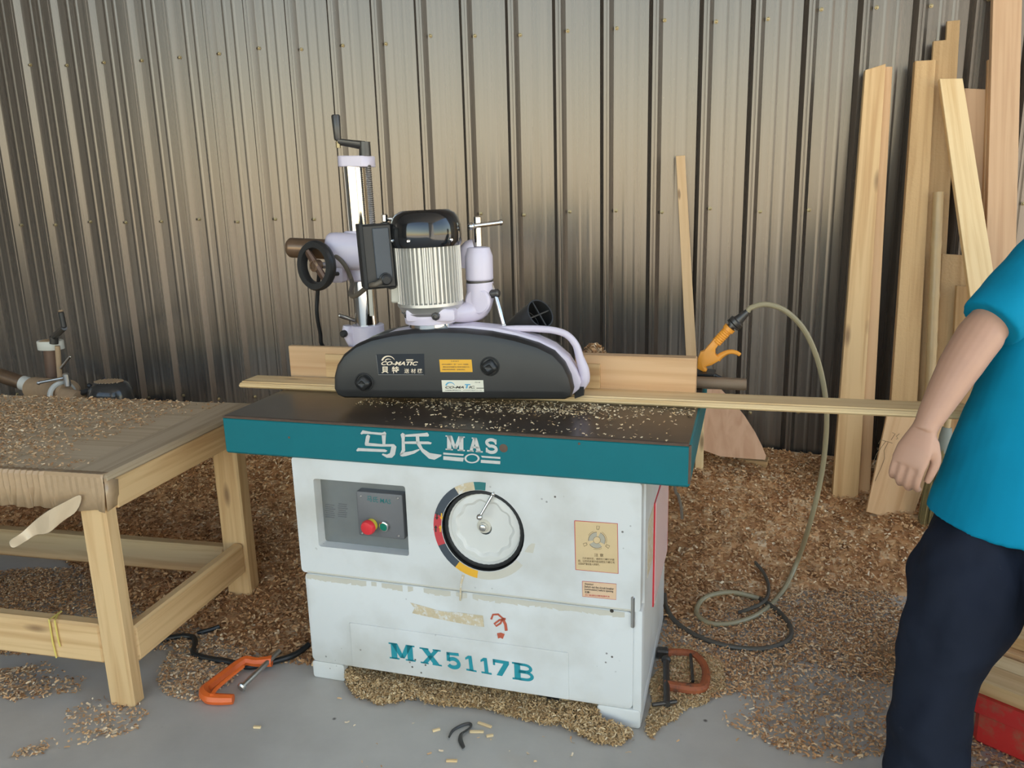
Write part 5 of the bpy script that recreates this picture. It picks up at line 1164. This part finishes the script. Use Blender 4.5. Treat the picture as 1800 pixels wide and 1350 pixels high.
for i_, (a, b, an, ln) in enumerate(((767, 1283, .6, .022), (852, 1274, -.3, .045), (838, 1286, .15, .04), (861, 1293, .4, .020), (794, 1337, .15, .03), (452, 1278, .1, .022))):
    p = on_z(a, b, .003); o = obj('wood_splinter', MB().box(-ln/2, ln/2, -.004, .004, -.003, .003, .001), 'pine_pale', None, Matrix.Translation(p) @ Matrix.Rotation(an, 4, 'Z')); tag(o, {1: 'long pale splinter beside the bent metal strip, the thinner of the pair', 2: 'broad pale splinter nearest the bend of the metal strip', 0: 'tilted splinter by the open end of the metal strip', 3: 'stubby splinter lying apart from the metal strip', 5: 'lone splinter on bare concrete below the orange clamp'}.get(i_, 'lone splinter on the concrete in front of the metal strip'), 'splinter', 'splinters on the concrete')

# ------------------------------------------------------------------ red pallet with planks
dv = Vector((.80, -.60, 0)); nv = Vector((.60, .80, 0)); PM = Matrix(((dv.x, nv.x, 0, 0), (dv.y, nv.y, 0, 0), (0, 0, 1, 0), (0, 0, 0, 1)))
pt = thing('pallet', 'red plastic pallet under the stacked planks', 'pallet', PM @ Matrix.Translation((.1, 2.5, 0)))
for i, n0_ in enumerate((2.165, 2.42, 2.68)):
    for d0_ in (-.60, -.18, .24, .66): obj('pallet_foot', MB().box(d0_, d0_+.16, n0_, n0_+.14, 0, .105, .012), 'red_pallet', pt, PM)
m = MB().slab([(-.62, 2.155), (.85, 2.155), (.85, 2.86), (-.62, 2.86)], [[(a, b), (a, b+.10), (a+.12, b+.10), (a+.12, b)] for a in (-.40, -.10, .22, .52) for b in (2.20, 2.44, 2.66)], 0, 1)
m.v = [Vector((p.x, p.z, .100+.05*p.y)) for p in m.v]; obj('pallet_deck', m, 'red_pallet', pt, PM, smooth=0, label='red slotted pallet deck')
def plank(d0_, d1_, n0_, n1_, z0, z1, mat, lab):
    o = timber('plank', mat, (d0_, d1_), (n0_, n1_), (z0, z1), None, PM, 'x', .002); return tag(o, lab, 'plank', 'planks on the red pallet')
plank(-.60, .9, 2.168, 2.262, .150, .190, 'pine', 'knotty pine plank along the front edge of the red pallet')
plank(-.70, .9, 2.272, 2.345, .150, .185, 'pine_pale', 'narrow pale plank second from the pallet front edge')
plank(-.80, .9, 2.356, 2.455, .150, .195, 'pine_fence', 'pinkish plank third from the pallet front edge')
plank(-.86, .9, 2.466, 2.56, .150, .188, 'pine_old', 'darker plank at the back of the pallet, reaching furthest left')
plank(-.75, .9, 2.57, 2.66, .150, .195, 'pine', 'rearmost plank on the red pallet')
plank(-.70, .9, 2.385, 2.475, .196, .232, 'pine', 'upper plank lying on top of the pallet planks')
q = [on_z(a, b, .002) for a, b in [(1530, 1148), (1556, 1130), (1620, 1120), (1640, 1200), (1598, 1206), (1560, 1178)]]
m = MB().rings([[p for p in q], [p+Vector((0, 0, .004)) for p in q]]); o = obj('cardboard_sheet', m, 'cardboard', None, smooth=0); tag(o, 'flat torn cardboard sheet on the floor beside the person', 'cardboard')

# ------------------------------------------------------------------ the person at the right
KD = 1.95
def DP(px, py, k=KD): return at_depth(px, py, k)
RT = _r.copy(); UPV = Vector((0, 0, 1)); FWH = Vector((_fw.x, _fw.y, 0)).normalized(); RTH = Vector((_r.x, _r.y, 0)).normalized()
def loft(m, rings, n=28, pw=1.0):
    rs = []
    for c, ax, ay in rings:
        rs.append([c+ax*math.copysign(abs(math.cos(t))**pw, math.cos(t))+ay*math.copysign(abs(math.sin(t))**pw, math.sin(t)) for t in np.linspace(0, 2*PI, n+1)[:-1]])
    return m.rings(rs)
def limb(m, pts, n=20): return m.tube([p for p, r in pts], [r for p, r in pts], n, sub=5)
pe = thing('person', 'person in turquoise t-shirt and navy trousers walking past the pallet, hand hanging', 'person', Matrix.Translation(Vector((DP(1760, 1340).x, DP(1760, 1340).y, 0))))
# body: head, neck, trunk, arms with hands, legs as one fused surface
bm_ = MB()
sh_r, el_r, wr_r = DP(1852, 455, 1.99), DP(1737, 572, 1.95), DP(1630, 745, 1.93)
limb(bm_, [(sh_r, .060), (sh_r.lerp(el_r, .5), .052), (el_r, .050), (DP(1722, 592, 1.945), .054), (DP(1690, 640, 1.94), .050), (DP(1655, 700, 1.935), .039), (wr_r, .029), (DP(1624, 757, 1.93), .0285)])
pelv = DP(1775, 900, 2.0); chest = DP(1868, 600, 2.02); neck = DP(1925, 400, 2.02); head = DP(1945, 285, 2.0)
sp_dir = (neck-pelv).normalized()
loft(bm_, [(pelv-Vector((0, 0, .12)), RTH*.10, FWH*.09), (pelv, RTH*.15, FWH*.10), (pelv.lerp(chest, .5), RTH*.135, FWH*.09), (chest, RTH*.15, FWH*.10), (chest.lerp(neck, .6), RTH*.17, FWH*.085), (neck-Vector((0, 0, .03)), RTH*.08, FWH*.06)])
limb(bm_, [(neck-Vector((0, 0, .05)), .060), (neck+Vector((0, 0, .02)), .055), (head-Vector((0, 0, .06)), .056)])
HX, HY = RTH*.076, FWH*.096                                        # face looks toward the camera side (-FWH)
loft(bm_, [(head+Vector((0, 0, -.115))-FWH*.03, HX*.35, HY*.30), (head+Vector((0, 0, -.095))-FWH*.02, HX*.68, HY*.62), (head+Vector((0, 0, -.05)), HX*.88, HY*.90), (head, HX, HY), (head+Vector((0, 0, .05)), HX*.98, HY*1.02), (head+Vector((0, 0, .09)), HX*.80, HY*.86), (head+Vector((0, 0, .115)), HX*.35, HY*.4)])
bm_.tube([head-FWH*.088+Vector((0, 0, .015)), head-FWH*.103-Vector((0, 0, .012)), head-FWH*.116-Vector((0, 0, .032)), head-FWH*.094-Vector((0, 0, .044))], [.008, .011, .015, .011], 10)
for s_ in (-1, 1):
    bm_.ball(head+RTH*s_*.078-Vector((0, 0, .008))+FWH*.008, .03, 10, 8, (.35, .6, 1)); bm_.ball(head-FWH*.088+RTH*s_*.031+Vector((0, 0, .024)), .018, 10, 6, (1.3, .6, .35))
bm_.ball(head-FWH*.088-Vector((0, 0, .066)), .02, 10, 6, (1.3, .5, .35))
sh_l, el_l, wr_l = DP(2030, 450, 2.05), DP(2090, 620, 2.10), DP(2085, 790, 2.02)
limb(bm_, [(sh_l, .060), (sh_l.lerp(el_l, .5), .050), (el_l, .046), (el_l.lerp(wr_l, .3), .047), (wr_l, .029), (wr_l+(wr_l-el_l).normalized()*.02, .0285)])
def hand(m, wr, along, width, palm, curl=1.0):
    """palm + five separate bent fingers; width points to the thumb side, palm to the palm side"""
    a = along.normalized(); w = (width-a*width.dot(a)).normalized(); p = a.cross(w); p = p if p.dot(palm) > 0 else -p
    kn = wr+a*.088+p*.006
    loft(m, [(wr-a*.012, w*.027, p*.021), (wr+a*.02, w*.034, p*.019), (wr+a*.055, w*.041, p*.017), (kn, w*.042, p*.014), (kn+a*.010, w*.036, p*.010)], 20, .85)
    m.tube([wr+a*.012+w*.022+p*.006, wr+a*.04+w*.032+p*.014, wr+a*.06+w*.028+p*.02], [.012, .016, .012], 10, sub=3)
    for off, ln, th in ((.031, .92, .0088), (.010, 1.0, .0092), (-.011, .95, .0087), (-.031, .78, .0076)):
        q = kn+w*off; f = a; pts = [(q-a*.012, th*1.12)]; sg = [.045*ln, .028*ln, .022*ln]; ang_ = 0
        pts.append((q+a*.004, th*1.12))
        for j, L_ in enumerate(sg):
            ang_ += curl*(.50, .95, .65)[j]; d = a*math.cos(ang_)+p*math.sin(ang_); q = q+d*L_; pts.append((q, th*(1.02, .95, .72)[j]))
        limb(m, pts, 12)
    t0 = wr+a*.022+w*.028+p*.010; t1 = t0+(a*.8+w*.42+p*.42).normalized()*.042; t2 = t1+(a*.95+p*.32+w*.02).normalized()*.034; t3 = t2+(a*.90+p*.40-w*.12).normalized()*.026
    limb(m, [(t0-a*.01, .013), (t0, .0145), (t1, .0125), (t2, .0108), (t3, .008)], 12)
hand(bm_, DP(1625, 755, 1.93), DP(1592, 822, 1.925)-DP(1625, 755, 1.93), RTH*.75-FWH*.65, RTH*.65+FWH*.7, .85)
hand(bm_, wr_l+(wr_l-el_l).normalized()*.015, (wr_l-el_l), -FWH*.8-RTH*.3, -RTH*.9, .7)
hipr, knr, anr = DP(1712, 935, 1.99), DP(1662, 1140, 1.93), DP(1628, 1335, 1.97); hipl, knl, anl = DP(1845, 960, 2.0), DP(1940, 1115, 1.70), Vector((DP(1940, 1115, 1.70).x+.02, DP(1940, 1115, 1.70).y+.03, .095))
anr.z = max(anr.z, .08)
for h_, k_, a_ in ((hipr, knr, anr), (hipl, knl, anl)): limb(bm_, [(h_+Vector((0, 0, .05)), .075), (h_, .082), (h_.lerp(k_, .5), .07), (k_, .052), (k_.lerp(a_, .35), .052), (a_, .036), (Vector((a_.x, a_.y, max(.05, a_.z-.05))), .036)])
def fuse(o, vox, it=4, fac=.5):
    r = o.modifiers.new('fuse', 'REMESH'); r.mode = 'VOXEL'; r.voxel_size = vox; r.use_smooth_shade = True
    s_ = o.modifiers.new('relax', 'SMOOTH'); s_.factor = fac; s_.iterations = it
bo_ = obj('body', bm_, 'skin', pe, smooth=0); fuse(bo_, .0035, 3)
hr = MB(); loft(hr, [(head+Vector((0, 0, .02))+FWH*.025, HX*1.06, HY*.92), (head+Vector((0, 0, .06))+FWH*.012, HX*1.07, HY*1.04), (head+Vector((0, 0, .10)), HX*.90, HY*.98), (head+Vector((0, 0, .126)), HX*.42, HY*.48)]); loft(hr, [(head+Vector((0, 0, -.06))+FWH*.05, HX*.85, HY*.52), (head+Vector((0, 0, .04))+FWH*.035, HX*1.05, HY*.8)])
ho_ = obj('hair', hr, 'hair', pe, smooth=0); fuse(ho_, .006, 3)
for s_ in (-1, 1):
    ey = obj('eye', MB().ball(head-FWH*.089+RTH*s_*.031+Vector((0, 0, .006)), .0115, 12, 8, (1, .6, .6)), 'dusty_white', pe); obj('pupil', MB().ball(head-FWH*.0955+RTH*s_*.031+Vector((0, 0, .006)), .005, 10, 6), 'hair', ey)
# t-shirt
ts_ = MB(); dn = Vector((0, 0, -1))
axh = (RTH*.188+dn*.035); ringsT = [(DP(1772, 927, 1.99), axh, FWH*.168), (DP(1780, 893, 1.99), axh*.985+Vector((0, 0, .008)), FWH*.166), (DP(1803, 815, 2.0), RTH*.178+dn*.02, FWH*.15), (DP(1835, 710, 2.01), RTH*.170+dn*.01, FWH*.130), (DP(1868, 600, 2.02), RTH*.170, FWH*.130), (DP(1896, 510, 2.02), RTH*.182, FWH*.118), (DP(1912, 450, 2.02), RTH*.175, FWH*.10), (DP(1920, 415, 2.02), RTH*.115, FWH*.085), (DP(1925, 402, 2.02), RTH*.072, FWH*.066)]
loft(ts_, ringsT, 36, .9)
limb(ts_, [(DP(1900, 470, 2.02), .080), (DP(1856, 462, 2.0), .090), (DP(1812, 500, 1.98), .086), (DP(1772, 538, 1.96), .077), (DP(1748, 561, 1.95), .0745), (DP(1740, 569, 1.948), .0735)], 24)
limb(ts_, [(DP(1960, 460, 2.03), .080), (sh_l, .086), (sh_l.lerp(el_l, .5), .076), (sh_l.lerp(el_l, .75), .072)], 24)
to_ = obj('t_shirt', ts_, 'shirt', pe, smooth=0, label='turquoise short-sleeved t-shirt'); fuse(to_, .006, 4)
tx = bpy.data.textures.new('cloth_folds', 'CLOUDS'); tx.noise_scale = .13; tx.noise_depth = 1
dsp = to_.modifiers.new('folds', 'DISPLACE'); dsp.texture = tx; dsp.strength = .013; dsp.mid_level = .5; dsp.texture_coords = 'GLOBAL'
# trousers
tr_ = MB(); wt = DP(1785, 862, 2.0)
loft(tr_, [(wt, RTH*.165+dn*.02, FWH*.12), (DP(1775, 900, 2.0), RTH*.178+dn*.02, FWH*.128), (DP(1772, 950, 2.0), RTH*.17, FWH*.125), (DP(1778, 1000, 2.0), RTH*.11, FWH*.09)], 32, .9)
limb(tr_, [(DP(1732, 915, 2.0), .100), (DP(1713, 965, 1.985), .120), (DP(1700, 1020, 1.96), .130), (DP(1690, 1075, 1.94), .122), (DP(1664, 1140, 1.93), .101), (DP(1652, 1195, 1.935), .088), (DP(1640, 1255, 1.95), .090), (DP(1630, 1310, 1.965), .091), (DP(1624, 1352, 1.975), .087), (DP(1622, 1372, 1.98), .084)], 24)
limb(tr_, [(DP(1828, 920, 2.01), .110), (DP(1862, 985, 1.94), .118), (DP(1908, 1050, 1.82), .110), (knl, .092), (knl.lerp(anl, .5), .084), (anl, .080)], 24)
tro = obj('trousers', tr_, 'trousers', pe, smooth=0, label='dark navy work trousers with sawdust smudges'); fuse(tro, .007, 4)
d2 = tro.modifiers.new('folds', 'DISPLACE'); d2.texture = tx; d2.strength = .045; d2.mid_level = .5; d2.texture_coords = 'GLOBAL'
for a_, fwd in ((anr, (-FWH*.85-RTH*.35)), (anl, (-FWH*.8+RTH*.3))):
    f = fwd.normalized(); sd2 = f.cross(Vector((0, 0, 1))); b_ = Vector((a_.x, a_.y, 0)); lift = max(0, a_.z-.10)
    m = MB(); loft(m, [(b_-f*.075+Vector((0, 0, .035+lift)), sd2*.028, Vector((0, 0, .033))), (b_-f*.05+Vector((0, 0, .045+lift)), sd2*.036, Vector((0, 0, .045))), (b_+f*.02+Vector((0, 0, .047+lift)), sd2*.040, Vector((0, 0, .047))), (b_+f*.10+Vector((0, 0, .036+lift)), sd2*.046, Vector((0, 0, .036))), (b_+f*.165+Vector((0, 0, .028+lift)), sd2*.042, Vector((0, 0, .028))), (b_+f*.195+Vector((0, 0, .022+lift)), sd2*.022, Vector((0, 0, .02)))], 20, .8)
    obj('shoe', m, 'shoe', pe, label='black shoe')
